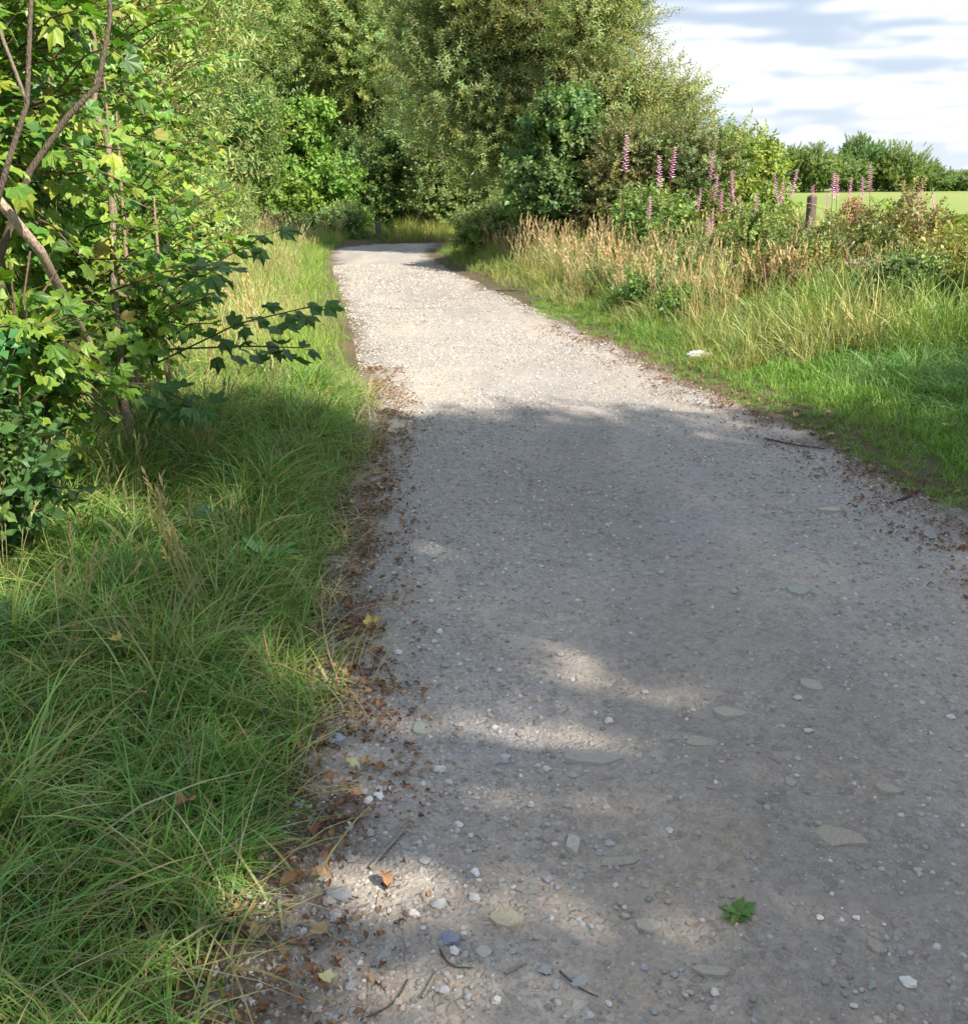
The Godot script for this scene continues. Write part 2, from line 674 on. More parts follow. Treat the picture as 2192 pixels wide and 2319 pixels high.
func indexed(v: PackedVector3Array, c: PackedColorArray, idx: PackedInt32Array) -> ArrayMesh:
	var n := PackedVector3Array()
	n.resize(v.size())
	for k in range(0, idx.size(), 3):
		var m := (v[idx[k + 2]] - v[idx[k]]).cross(v[idx[k + 1]] - v[idx[k]])
		if m.y < 0:
			m = -m
			var swap := idx[k + 1]
			idx[k + 1] = idx[k + 2]
			idx[k + 2] = swap
		for q in 3: n[idx[k + q]] += m
	for k in n.size(): n[k] = n[k].normalized()
	var a := []
	a.resize(Mesh.ARRAY_MAX)
	a[Mesh.ARRAY_VERTEX] = v
	a[Mesh.ARRAY_COLOR] = c
	a[Mesh.ARRAY_NORMAL] = n
	a[Mesh.ARRAY_INDEX] = idx
	var mesh := ArrayMesh.new()
	mesh.add_surface_from_arrays(Mesh.PRIMITIVE_TRIANGLES, a)
	return mesh


func build_ground() -> void:
	var xs := steps([[-2500, -300, 550], [-300, -40, 65], [-40, -10, 3], [-10, -4, 0.5], [-4, 5, 0.15], [5, 12, 0.5], [12, 50, 4], [50, 300, 60], [300, 2500, 550]])
	var zs := steps([[300, 20, 70], [20, 3, 2.5], [3, -14, 0.15], [-14, -30, 0.35], [-30, -60, 3], [-60, -300, 30], [-300, -3500, 400]])
	var soil := func(x: float, z: float) -> Color:
		var q := broad_noise.get_noise_2d(x * 3.0, z * 3.0)
		var away := smoothstep(30.0, 60.0, absf(x) + absf(z) * 0.6)
		if away > 0.99: return Color(0.26, 0.33, 0.11)
		return Color(0.12, 0.11, 0.055).lerp(Color(0.17, 0.12, 0.075), smoothstep(-0.2, 0.4, q))
	tag(part("ground", sheet(xs, zs, ground_height, soil), M.soil), "brown soil of the grassy banks beside the lane", "ground", "", "structure")


func lane_colour(x: float, z: float) -> Color:
	var q := broad_noise.get_noise_2d(x * 2.2 + 9, z * 1.3)
	var r := fine_noise.get_noise_2d(x * 0.9, z * 0.9)
	var xl := edge(lane_left, z)
	var xr := edge(lane_right, z)
	var t := clampf((x - xl) / (xr - xl), -0.2, 1.2)
	var grey := Color(0.475, 0.455, 0.43)
	var earth := Color(0.475, 0.40, 0.315)
	var pale := Color(0.61, 0.54, 0.465)
	var e := smoothstep(-3.6, -1.6, z + q * 1.6 + (t - 0.4) * 1.2) * 0.85
	var c := grey.lerp(earth, clampf(e, 0, 1))
	c = c.lerp(pale, clampf(smoothstep(0.1, 0.45, q + r * 0.5) * 0.55, 0, 1))
	# the trodden wheel tracks are paler and finer than the loose strip between them
	var track := exp(-pow((t - 0.78) / 0.12, 2)) + 0.6 * exp(-pow((t - 0.25) / 0.1, 2))
	c = c.lerp(pale, clampf(track * (0.35 + q * 0.8) + r * 0.3, 0, 0.6))
	# coarse darker chippings lie in drifts between the tracks
	var drift := smoothstep(0.0, 0.32, broad_noise.get_noise_2d(x * 1.5 + 70, z * 0.7) + 0.25 * r)
	c = c.lerp(Color(0.32, 0.305, 0.29), drift * 0.42)
	var mould := Color(0.15, 0.11, 0.075)
	var rim := minf(x - xl, xr - x)
	c = c.lerp(mould, (1.0 - smoothstep(-0.05, 0.22, rim + r * 0.22)) * 0.8)
	return c


func build_lane() -> void:
	# rows of points between the two edges, finer near the camera
	var l := dense(lane_left)
	var r := dense(lane_right)
	var v := PackedVector3Array()
	var c := PackedColorArray()
	var idx := PackedInt32Array()
	var n := 64
	for j in l.size():
		var side := (r[j] - l[j]).normalized() * 0.22
		for i in n + 1:
			var p := (l[j] - side).lerp(r[j] + side, float(i) / n)
			v.append(Vector3(p.x, lane_height(p.x, p.y), p.y))
			c.append(lane_colour(p.x, p.y))
	for j in l.size() - 1:
		for i in n:
			var a := j * (n + 1) + i
			idx.append_array([a, a + 1, a + n + 2, a, a + n + 2, a + n + 1])
	tag(part("lane", indexed(v, c, idx), M.lane), "grey gravel lane curving away between grassy verges", "lane", "", "structure")


func dense(line: PackedVector2Array) -> PackedVector2Array:
	var a := PackedVector2Array()
	for i in line.size() - 1:
		var near := line[i].y > -9.0
		var n := 70 if i == 0 else (16 if near else 10)
		for k in n:
			var t := float(k) / n
			var p0 := line[maxi(i - 1, 0)]
			var p3 := line[mini(i + 2, line.size() - 1)]
			a.append(line[i].cubic_interpolate(line[i + 1], p0, p3, t) if i > 0 else line[i].lerp(line[i + 1], t))
	a.append(line[-1])
	return a


func build_far_country() -> void:
	# the meadow beyond the hedge
	var green := func(x: float, z: float) -> Color:
		var q := broad_noise.get_noise_2d(x * 0.16, z * 0.1)
		return Color(0.25, 0.36, 0.08).lerp(Color(0.34, 0.40, 0.11), smoothstep(-0.3, 0.3, q))
	var high := func(x: float, z: float) -> float: return ground_height(x, z) + 0.03
	tag(part("field", sheet(steps([[7.5, 20, 1.0], [20, 400, 19]]), steps([[-17, -40, 1.0], [-40, -500, 20]]), high, green), M.soil), "sunlit green meadow beyond the hedge", "field", "", "structure")
	# moorland hill on the skyline
	var moor := FastNoiseLite.new()
	moor.seed = 3
	moor.frequency = 0.0016
	var rise := func(x: float, z: float) -> float:
		var t := smoothstep(-900.0, -1700.0, z)
		return t * (13.0 + 9.0 * moor.get_noise_2d(x, 0.0) + 0.004 * x) - 6.0 * (1.0 - t)
	var heath := func(x: float, z: float) -> Color:
		var q := moor.get_noise_2d(x * 4.0, z * 9.0)
		return Color(0.28, 0.25, 0.20).lerp(Color(0.34, 0.34, 0.20), smoothstep(-0.2, 0.3, q))
	tag(part("hill", sheet(steps([[-600, 2600, 40]]), steps([[-850, -1900, 50]]), rise, heath), M.soil), "low moorland hill on the skyline", "hill", "", "structure")
	var row := [
		[21.8, -80.0, 5.2, 1.1, Color(0.10, 0.19, 0.08), "dark round tree standing alone just beyond the hawthorn"],
		[25.5, -112.0, 4.6, 2.4, Color(0.26, 0.36, 0.13), "tree of the far row closest to the dark round one"],
		[31.8, -116.0, 5.6, 2.6, Color(0.24, 0.33, 0.13), "darker tree set back in the far tree row"],
		[49.4, -128.0, 5.0, 2.8, Color(0.19, 0.29, 0.12), "tree set back behind the broad sunlit one"],
		[29.0, -108.0, 5.0, 2.6, Color(0.30, 0.40, 0.15), "pale green tree at the near end of the field's tree row"],
		[34.6, -110.0, 5.4, 2.6, Color(0.28, 0.36, 0.13), "olive tree behind the wooden posts in the far tree row"],
		[39.0, -113.0, 4.7, 2.4, Color(0.24, 0.34, 0.13), "low tree in the dip of the far tree row"],
		[43.2, -118.0, 7.2, 2.2, Color(0.22, 0.34, 0.14), "tallest tree of the far row, with a knob-shaped top"],
		[47.2, -117.0, 5.6, 3.0, Color(0.29, 0.37, 0.13), "broad sunlit tree leaning on the tallest of the far row"],
		[52.4, -121.0, 4.0, 2.6, Color(0.22, 0.31, 0.12), "dull green tree where the far row slopes down"],
		[57.8, -124.0, 2.6, 2.4, Color(0.23, 0.32, 0.12), "low rounded tree at the thin end of the far row"],
		[64.5, -130.0, 1.5, 2.6, Color(0.20, 0.28, 0.12), "lowest tree at the picture edge below the moorland hill"],
	]
	for a in row:
		var w: float = a[3]
		tree("field_tree", a[5], "tree", "trees across the field", Vector3(a[0], 0, a[1]), blobs(Vector3(0, a[2] * 0.45, 0), Vector3(w * 1.6, a[2] * 0.5, w * 1.6), 18, 0.46), S.clump, 1500, a[4], 0.16, 1.6, 0.16)


# ------------------------------------------------------------------ trees

func blobs(centre: Vector3, radii: Vector3, n: int, size: float) -> Array:
	var a := []
	for i in n:
		var u := unit() * pow(rng.randf(), 0.4)
		var k := size * rnd(0.7, 1.2)
		a.append([centre + u * radii * (1.0 - k * 0.75), radii * k])
	return a


func tree(called: String, label: String, category: String, group: String, at: Vector3, lobes: Array, sprigs: Array, count: int, col: Color, spread: float, size: float, girth: float, bark := Color(0.16, 0.13, 0.10), stems := 1, lift := 0.35, gaps := []) -> Node3D:
	var root := base(called, Vector3(at.x, ground_height(at.x, at.z), at.z), label, category, group)
	col = Color(col.r * 1.18, col.g * 1.06, col.b * 1.08)
	var p := Pieces.new()
	var mid := Vector3.ZERO
	for l in lobes: mid += l[0] / lobes.size()
	var feet := []
	for s in stems:
		var foot := Vector3(rnd(-1, 1), 0, rnd(-1, 1)) * (0.0 if stems == 1 else girth * 3.0)
		var fork := foot.lerp(mid, 0.55) + Vector3(rnd(-1, 1), 0, rnd(-1, 1)) * girth
		p.tube([foot - Vector3(0, 0.15, 0), foot.lerp(fork, 0.5) + Vector3(rnd(-1, 1), 0, rnd(-1, 1)) * girth * 0.6, fork], [girth, girth * 0.8, girth * 0.6], 8, bark)
		feet.append(fork)
	part("trunk", p.mesh(), M.bark, root)
	var b := Pieces.new()
	for i in lobes.size():
		var from: Vector3 = feet[i % feet.size()]
		var to: Vector3 = lobes[i][0]
		var bow := from.lerp(to, 0.5) + Vector3(0, from.distance_to(to) * 0.12, 0) + unit() * girth
		b.tube([from, bow, to], [girth * 0.5, girth * 0.32, girth * 0.14], 5, bark)
		for k in 3:
			b.tube([bow.lerp(to, rnd(0.2, 0.9)), to + unit() * lobes[i][1] * 0.75], [girth * 0.16, girth * 0.05], 4, bark)
	part("branches", b.mesh(), M.bark, root)
	var total := 0.0
	for l in lobes: total += l[1].x * l[1].y * (l[2] if l.size() > 2 else 1.0)
	var where := []
	var tints := []
	for k in sprigs.size():
		where.append([])
		tints.append(PackedColorArray())
	var floor_y := 0.04
	for l in lobes:
		var n := int(round(count * l[1].x * l[1].y * (l[2] if l.size() > 2 else 1.0) / total))
		var tone := mixed(col, spread * 0.6)
		for i in n:
			var u := unit()
			var q: Vector3 = l[0] + u * l[1] * pow(rng.randf(), 0.38) * (rnd(1.0, 1.22) if rng.randf() < 0.12 else 1.0)
			if q.y < floor_y: q.y = floor_y + rnd(0, 0.2)
			var y := (u + Vector3(0, lift, 0) + unit() * 0.55).normalized()
			var k := rng.randi() % sprigs.size()
			if gaps.size() and in_gap(root.position + q + y * 0.15, gaps): continue
			where[k].append(Transform3D(upright(y, rnd(0, TAU)).scaled(Vector3.ONE * size * rnd(0.75, 1.25)), q - y * 0.2 * size))
			tints[k].append(mixed(tone, spread))
	# the crown: four shapes of sprig, many times over
	var crown := Node3D.new()
	crown.name = "crown"
	root.add_child(crown)
	for k in sprigs.size():
		if where[k].size(): copies("sprigs", sprigs[k], M.leaves, where[k], tints[k], crown).set_meta("kind", "stuff")
	return root


# whether a point of a crown stands between the sun and one of the sun flecks on the lane
func in_gap(p: Vector3, gaps: Array) -> bool:
	var x := p.x - p.y * 0.8211
	var z := p.z - p.y * 0.6891
	for g in gaps:
		if Vector2((x - g[0]) / g[2], (z - g[1]) / g[3]).length() < 1.0: return true
	return false


func build_shade_trees() -> void:
	# openings in the crowns where sun flecks reach the lane: x, z, half width, half depth
	var flecks := [[0.05, -2.37, 0.25, 0.16], [0.24, -2.34, 0.2, 0.13], [1.22, -2.73, 0.22, 0.14], [0.98, -2.40, 0.21, 0.14], [1.05, -2.17, 0.2, 0.14], [-0.22, -1.68, 0.19, 0.14], [0.5, -2.68, 0.17, 0.12], [0.19, -2.77, 0.16, 0.12], [0.82, -2.27, 0.15, 0.12], [1.4, -2.75, 0.15, 0.12]]
	# out of frame to the right: their shade lies over the near lane
	# crown centres lie up the sun's line from the middle of the shade they cast
	var lobes := blobs(Vector3(0, 8.3, 0), Vector3(3.2, 2.6, 2.9), 18, 0.44)
	for l in blobs(Vector3(-1.2, 6.6, 1.6), Vector3(2.4, 1.2, 2.2), 14, 0.46): lobes.append([l[0], l[1], 0.55])
	for l in blobs(Vector3(-3.4, 7.4, 0.9), Vector3(1.1, 0.9, 1.6), 8, 0.5): lobes.append([l[0], l[1], 1.15])
	for l in blobs(Vector3(-3.2, 7.4, -1.7), Vector3(1.0, 0.9, 1.5), 9, 0.5): lobes.append([l[0], l[1], 1.15])
	tree("roadside_tree", "tall tree beside the camera whose shade covers the near lane", "tree", "trees shading the near lane", Vector3(8.05, 0, 1.85), lobes, S.broad, 8600, Color(0.22, 0.34, 0.08), 0.2, 1.2, 0.22, Color(0.16, 0.13, 0.10), 1, 0.35, flecks)
	lobes = blobs(Vector3(0, 8.0, 0), Vector3(2.8, 2.5, 2.8), 14, 0.46)
	tree("roadside_tree", "tree farther from the lane shading the grassy verge", "tree", "trees shading the near lane", Vector3(12.0, 0, 0.2), lobes, S.broad, 4400, Color(0.22, 0.34, 0.08), 0.2, 1.2, 0.2, Color(0.16, 0.13, 0.10), 1, 0.35, flecks)


func build_hedges() -> void:
	var g := "hedgerow trees along the lane"
	# left of the lane
	tree("willow_shrub", "pale feathery willow shrub behind the sycamore leaves", "shrub", g, Vector3(-3.7, 0, -9.6), blobs(Vector3(0.1, 2.4, 0), Vector3(1.5, 2.5, 1.5), 16, 0.46), S.willow, 3000, Color(0.40, 0.51, 0.20), 0.2, 1.0, 0.05, Color(0.2, 0.17, 0.12), 3)
	tree("willow_tree", "tall light green willow rising over the left verge", "tree", g, Vector3(-4.9, 0, -13.5), blobs(Vector3(0.3, 3.5, 0), Vector3(1.9, 3.6, 2.0), 20, 0.42), S.willow, 4200, Color(0.37, 0.48, 0.19), 0.2, 1.1, 0.09)
	tree("alder_shrub", "grey-green shrub on the left verge before the bend", "shrub", g, Vector3(-5.2, 0, -18.6), blobs(Vector3(0, 1.8, 0), Vector3(1.5, 2.0, 1.6), 14, 0.46), S.broad, 2200, Color(0.24, 0.36, 0.12), 0.2, 1.1, 0.06)
	tree("hazel_bush", "bright green leafy bush facing the bend of the lane", "bush", g, Vector3(-5.0, 0, -26.6), blobs(Vector3(0, 1.2, 0), Vector3(1.9, 1.5, 1.4), 12, 0.40) + blobs(Vector3(0.4, 2.5, -0.3), Vector3(1.2, 0.9, 1.0), 7, 0.46) + blobs(Vector3(0.6, 0.4, 0.5), Vector3(1.5, 0.5, 0.8), 7, 0.42), S.big + S.broad, 2400, Color(0.24, 0.40, 0.08), 0.18, 1.25, 0.05)
	tree("hollow_bush", "leafy shadowed bush in the hollow at the bend", "bush", g, Vector3(-2.9, 0, -28.6), blobs(Vector3(0, 1.3, 0), Vector3(1.5, 1.8, 1.3), 12, 0.42) + blobs(Vector3(0, 0.4, 0.6), Vector3(1.4, 0.5, 0.7), 6, 0.42), S.broad, 2000, Color(0.22, 0.33, 0.12), 0.18, 1.3, 0.05)
	tree("grey_bush", "grey-green bush overhanging the yellow grass at the bend", "bush", g, Vector3(-0.9, 0, -27.6), blobs(Vector3(0, 1.4, 0), Vector3(1.8, 1.7, 1.2), 14, 0.46), S.broad, 1900, Color(0.24, 0.34, 0.13), 0.18, 1.3, 0.05)
	tree("ash_tree", "tall mid green tree behind the bend at the top edge", "tree", g, Vector3(-8.0, 0, -30.0), blobs(Vector3(0, 5.4, 0), Vector3(3.6, 5.4, 3.0), 26, 0.4), S.broad + S.willow, 6000, Color(0.32, 0.45, 0.16), 0.18, 1.5, 0.18)
	tree("ash_tree", "big tree whose crown fills the gap above the bend", "tree", g, Vector3(-3.4, 0, -34.0), blobs(Vector3(0, 5.2, 0), Vector3(3.8, 5.4, 3.0), 28, 0.4), S.broad + S.willow, 6400, Color(0.36, 0.46, 0.18), 0.18, 1.5, 0.18)
	tree("ash_tree", "tree behind the olive willow right of the bend", "tree", g, Vector3(2.0, 0, -36.0), blobs(Vector3(0, 4.2, 0), Vector3(3.4, 4.3, 3.0), 20, 0.42), S.broad + S.willow, 4400, Color(0.34, 0.43, 0.17), 0.18, 1.5, 0.18)
	tree("ash_tree", "pale tree seen between the two tall ones above the bend", "tree", g, Vector3(-6.0, 0, -38.0), blobs(Vector3(0, 5.6, 0), Vector3(4.2, 5.6, 3.0), 26, 0.4), S.clump, 3600, Color(0.34, 0.45, 0.18), 0.18, 1.7, 0.18)
	tree("undergrowth_bush", "leafy low bush at the foot of the pale willow shrub", "bush", g, Vector3(-3.1, 0, -8.2), blobs(Vector3(0, 0.7, 0), Vector3(0.75, 0.75, 0.9), 9, 0.5), S.broad, 800, Color(0.22, 0.34, 0.09), 0.2, 0.9, 0.03)
	tree("undergrowth_bush", "light green low bush on the left verge below the willow", "bush", g, Vector3(-3.7, 0, -12.6), blobs(Vector3(0, 0.7, 0), Vector3(0.75, 0.8, 1.2), 9, 0.5), S.broad, 900, Color(0.28, 0.39, 0.11), 0.2, 0.9, 0.03)
	tree("undergrowth_bush", "low bush on the left verge nearest the bend", "bush", g, Vector3(-4.4, 0, -16.2), blobs(Vector3(0, 0.7, 0), Vector3(0.8, 0.8, 1.3), 9, 0.5), S.willow, 900, Color(0.28, 0.37, 0.12), 0.2, 0.9, 0.03)
	tree("undergrowth_bush", "pale low bush at the far edge of the bend by the post stub", "bush", g, Vector3(-3.7, 0, -25.6), blobs(Vector3(0, 0.45, 0), Vector3(0.9, 0.5, 0.6), 8, 0.46), S.broad, 600, Color(0.26, 0.38, 0.15), 0.2, 0.9, 0.02)
	# right of the lane
	tree("willow_tree", "large olive green willow arching over the lane at the bend", "tree", g, Vector3(1.5, 0, -20.6), blobs(Vector3(-0.5, 3.9, -0.3), Vector3(3.1, 3.0, 2.2), 26, 0.38) + blobs(Vector3(1.2, 2.7, 0.5), Vector3(2.0, 1.7, 1.4), 12, 0.42), S.willow, 9000, Color(0.38, 0.45, 0.20), 0.2, 1.15, 0.13, Color(0.14, 0.11, 0.08), 3)
	tree("goat_willow", "dark glossy leaved bush at the corner of the right hedge", "bush", g, Vector3(1.15, 0, -16.6), blobs(Vector3(0, 1.3, 0), Vector3(1.15, 1.35, 1.0), 12, 0.42) + blobs(Vector3(0.2, 2.4, 0), Vector3(0.8, 0.8, 0.8), 6, 0.5), S.big + S.broad, 1700, Color(0.17, 0.28, 0.10), 0.22, 0.85, 0.045)
	tree("hawthorn_bush", "olive and reddish brown twiggy hawthorn in the right hedge", "bush", g, Vector3(2.9, 0, -16.2), blobs(Vector3(0.0, 1.35, 0), Vector3(1.5, 1.35, 1.2), 18, 0.40), S.small, 2700, Color(0.32, 0.36, 0.16), 0.3, 1.0, 0.05, Color(0.17, 0.1, 0.08), 4)
	tree("blackthorn_bush", "dark twiggy bush between the glossy bush and the hawthorn", "bush", g, Vector3(2.0, 0, -16.1), blobs(Vector3(0, 0.95, 0), Vector3(0.8, 1.0, 0.8), 10, 0.46), S.small, 1100, Color(0.27, 0.30, 0.13), 0.25, 1.0, 0.04, Color(0.17, 0.1, 0.08), 4)
	tree("elder_bush", "yellow-green bush at the field end of the right hedge", "bush", g, Vector3(4.0, 0, -16.4), blobs(Vector3(0, 1.05, 0), Vector3(1.0, 1.1, 0.9), 12, 0.46), S.broad, 1200, Color(0.36, 0.46, 0.13), 0.16, 1.0, 0.04)
	tree("dogwood_bush", "low fresh green bush in front of the hawthorn", "bush", g, Vector3(2.45, 0, -14.0), blobs(Vector3(0, 0.75, 0), Vector3(0.8, 0.62, 0.7), 10, 0.5), S.broad, 1000, Color(0.23, 0.35, 0.11), 0.16, 0.85, 0.03)
	tree("corner_bush", "low shaded bush at the inner corner of the bend", "bush", g, Vector3(0.1, 0, -18.6), blobs(Vector3(0, 0.6, 0), Vector3(0.85, 0.7, 1.0), 10, 0.5), S.broad, 1000, Color(0.25, 0.35, 0.12), 0.18, 0.9, 0.03)


# ---- the sycamore at the left edge of the picture, leaf by leaf

func build_near_sycamore() -> void:
	var foot := Vector3(-2.15, 0, -4.1)
	foot.y = ground_height(foot.x, foot.z)
	var root := base("sycamore_tree", foot, "sycamore with big lobed leaves leaning in from the left edge", "tree")
	var bark := Color(0.30, 0.25, 0.20)
	var limbs := [
		[[Vector3(-1.95, 0.1, -5.3), Vector3(-1.75, 0.95, -4.15), Vector3(-1.67, 1.24, -3.75), Vector3(-1.76, 1.42, -3.68), Vector3(-1.95, 1.8, -3.55), Vector3(-2.2, 2.6, -3.5)], [0.036, 0.033, 0.032, 0.03, 0.028, 0.02], bark * 2.0],
		[[Vector3(-2.15, 0.0, -4.1), Vector3(-1.9, 1.21, -3.9), Vector3(-1.73, 1.53, -3.9), Vector3(-1.56, 1.72, -3.9), Vector3(-1.43, 1.83, -3.9), Vector3(-1.36, 2.05, -3.9), Vector3(-1.3, 2.6, -3.9)], [0.05, 0.026, 0.022, 0.019, 0.017, 0.014, 0.01], bark * 0.7],
		[[Vector3(-1.95, 0.9, -3.7), Vector3(-1.69, 1.41, -3.5), Vector3(-1.62, 1.56, -3.5), Vector3(-1.53, 1.74, -3.5), Vector3(-1.47, 2.05, -3.5), Vector3(-1.44, 2.6, -3.5)], [0.022, 0.018, 0.016, 0.014, 0.012, 0.008], bark * 0.7],
		[[Vector3(-1.53, 1.74, -3.5), Vector3(-1.59, 1.97, -3.5), Vector3(-1.75, 2.4, -3.45)], [0.011, 0.01, 0.007], bark],
		[[Vector3(-1.85, 0.05, -4.85), Vector3(-1.81, 0.95, -4.8), Vector3(-1.77, 1.33, -4.8), Vector3(-1.75, 1.67, -4.8), Vector3(-1.8, 1.82, -4.8), Vector3(-1.75, 1.97, -4.8), Vector3(-1.8, 2.6, -4.8)], [0.032, 0.028, 0.026, 0.026, 0.025, 0.024, 0.018], bark * 1.3],
	]
	for l in limbs:
		var p := Pieces.new()
		var pts := []
		var girths := []
		for q in l[0]: pts.append(q - foot)
		for q in l[1]: girths.append(q * 0.6)
		p.tube(pts, girths, 9, l[2])
		part("limb", p.mesh(), M.bark, root)
	var leaves := []     # [transform, tone, distance]
	var t := Pieces.new()
	# hand-placed sprays that reach towards the lane
	for s in [[Vector3(-1.65, 0.62, -4.85), Vector3(-1.2, 0.83, -4.75), Vector3(-0.80, 0.93, -4.65)], [Vector3(-1.6, 0.68, -4.9), Vector3(-1.15, 0.72, -4.75), Vector3(-0.88, 0.72, -4.7)], [Vector3(-1.75, 0.95, -5.0), Vector3(-1.35, 1.1, -5.0), Vector3(-1.08, 1.24, -5.0)], [Vector3(-1.75, 1.0, -4.6), Vector3(-1.45, 1.1, -4.5), Vector3(-1.2, 1.12, -4.5)], [Vector3(-1.8, 0.55, -4.6), Vector3(-1.5, 0.58, -4.4), Vector3(-1.3, 0.52, -4.3)]]:
		spray(t, leaves, foot, s, 17, 0.085, 3)
	# sprays all over the crown
	var lobes := [[Vector3(-2.15, 1.9, -4.15), Vector3(0.85, 1.0, 0.8), 260], [Vector3(-2.3, 1.15, -4.6), Vector3(0.85, 0.65, 0.7), 150], [Vector3(-2.65, 2.3, -6.0), Vector3(1.05, 1.2, 0.9), 190], [Vector3(-2.4, 1.1, -6.0), Vector3(0.95, 0.85, 0.9), 180], [Vector3(-2.1, 2.6, -4.7), Vector3(0.75, 0.7, 0.8), 100], [Vector3(-1.75, 0.85, -5.1), Vector3(0.45, 0.4, 0.5), 44], [Vector3(-1.75, 0.75, -3.95), Vector3(0.4, 0.4, 0.35), 50], [Vector3(-1.68, 0.95, -3.6), Vector3(0.25, 0.22, 0.2), 26], [Vector3(-2.6, 2.2, -7.4), Vector3(0.9, 1.3, 0.8), 170]]
	for l in lobes:
		for i in l[2]:
			var u := unit()
			var tip: Vector3 = l[0] + u * l[1] * pow(rng.randf(), 0.45)
			if tip.y < 0.35: continue
			var dir := (u + Vector3(0.35, 0.1, 0.3)).normalized()
			var from := tip - dir * rnd(0.3, 0.5) - Vector3(0, rnd(0.0, 0.12), 0)
			spray(t, leaves, foot, [from, from.lerp(tip, 0.5) + Vector3(0, 0.04, 0), tip], 7 + rng.randi() % 3, rnd(0.05, 0.088), -1)
	part("twigs", t.mesh(), M.bark, root).set_meta("kind", "stuff")
	leaves.sort_custom(func(a, b): return a[2] < b[2])
	var rest := [[], [], [], []]
	var tints := [PackedColorArray(), PackedColorArray(), PackedColorArray(), PackedColorArray()]
	for i in leaves.size():
		var k := i % 4
		if i < 300:
			part("leaf", S.maple[k], M["sycamore_%d" % leaves[i][1]], root).transform = leaves[i][0]
		else:
			rest[k].append(leaves[i][0])
			tints[k].append(mixed(M["sycamore_%d" % leaves[i][1]].get_meta("tone"), 0.2))
	var crown := Node3D.new()
	crown.name = "crown"
	root.add_child(crown)
	for k in 4: copies("foliage", S.maple[k], M.sycamore_rest, rest[k], tints[k], crown).set_meta("kind", "stuff")
	# slender stems of young sycamores behind it
	var spots := [[Vector3(-1.98, 0, -5.4), 1.7, "pale slender sapling stem rising from the grass by the drooping spray"], [Vector3(-2.06, 0, -5.55), 1.9, "grey sapling stem just left of the pale slender one"], [Vector3(-1.86, 0, -5.6), 1.3, "short brown sapling stem nearest the drooping spray"], [Vector3(-2.3, 0, -5.2), 2.0, "sapling stem half hidden by the lowest sycamore leaves"]]
	for s in spots:
		var at: Vector3 = s[0]
		at.y = ground_height(at.x, at.z)
		var q := Pieces.new()
		var sap := base("sapling", at, s[2], "sapling", "sycamore saplings")
		var lean := Vector3(rnd(-0.05, 0.08), 0, rnd(-0.05, 0.05))
		q.tube([Vector3(0, -0.1, 0), Vector3(0, s[1] * 0.5, 0) + lean, Vector3(0, s[1], 0) + lean * 2.5], [0.016, 0.013, 0.006], 7, Color(0.42, 0.34, 0.24))
		part("stem", q.mesh(), M.bark, sap)
		var tops := []
		var tw := Pieces.new()
		for i in 5:
			var from := at + Vector3(0, s[1] * rnd(0.6, 1.0), 0) + lean * 2.0
			var a := rnd(0, TAU)
			spray(tw, tops, at, [from, from + Vector3(cos(a), 0.5, sin(a)) * 0.16, from + Vector3(cos(a), 0.6, sin(a)) * 0.32], 6, 0.06, -1)
		part("twigs", tw.mesh(), M.bark, sap).set_meta("kind", "stuff")
		for l in tops: part("leaf", S.maple[rng.randi() % 4], M["sycamore_%d" % l[1]], sap).transform = l[0]
	# dark low shoots at the foot of the tree
	tree("sycamore_shoots", "dark low leafy shoots at the left edge under the sycamore", "bush", "", Vector3(-1.95, 0, -3.4), blobs(Vector3(0, 0.42, 0), Vector3(0.6, 0.5, 0.5), 11, 0.46), S.bramble + S.broad, 620, Color(0.13, 0.26, 0.08), 0.4, 0.85, 0.012)


# leaves in opposite pairs along a twig
func spray(p: Pieces, leaves: Array, origin: Vector3, path: Array, n: int, size: float, tone: int) -> void:
	p.tube([path[0] - origin, path[1] - origin, path[2] - origin], [0.005, 0.004, 0.0025], 4, Color(0.22, 0.15, 0.10))
	for i in n:
		var t := 0.25 + 0.75 * (floorf(i / 2.0) * 2.0 + 1.0) / (n + 1.0)
		var at: Vector3 = path[0].lerp(path[1], t * 2) if t < 0.5 else path[1].lerp(path[2], t * 2 - 1)
		var along: Vector3 = (path[2] - path[1]).normalized()
		var side := along.cross(Vector3.UP).normalized().rotated(along, rnd(-0.6, 0.6)) * (1 if i % 2 else -1)
		var dir := (side * 0.8 + along * rnd(0.3, 0.9) + Vector3(0, rnd(-0.45, 0.15), 0)).normalized()
		if i == n - 1: dir = (along + Vector3(0, -0.2, 0)).normalized()
		var up := (Vector3(0.25, 0.9, 0.3) + unit() * 0.6).normalized()
		var x := up.cross(dir).normalized()
		var y := dir.cross(x)
		var k := size * rnd(0.7, 1.25) * 1.25
		var petiole := dir * 0.45 * k
		var q: int = tone if tone >= 0 else [0, 0, 1, 1, 2, 2, 2, 3, 4][rng.randi() % 9]
		if tone < 0 and rng.randf() < 0.02: q = 5
		var place := at + petiole
		leaves.append([Transform3D(Basis(x * k, y * k, dir * k), place - origin), q, place.length() + (0.0 if place.x > -0.5 * absf(place.z) else 4.0)])


# ------------------------------------------------------------------ plants of the verge

func on_ground(x: float, z: float) -> Vector3:
	return Vector3(x, ground_height(x, z), z)


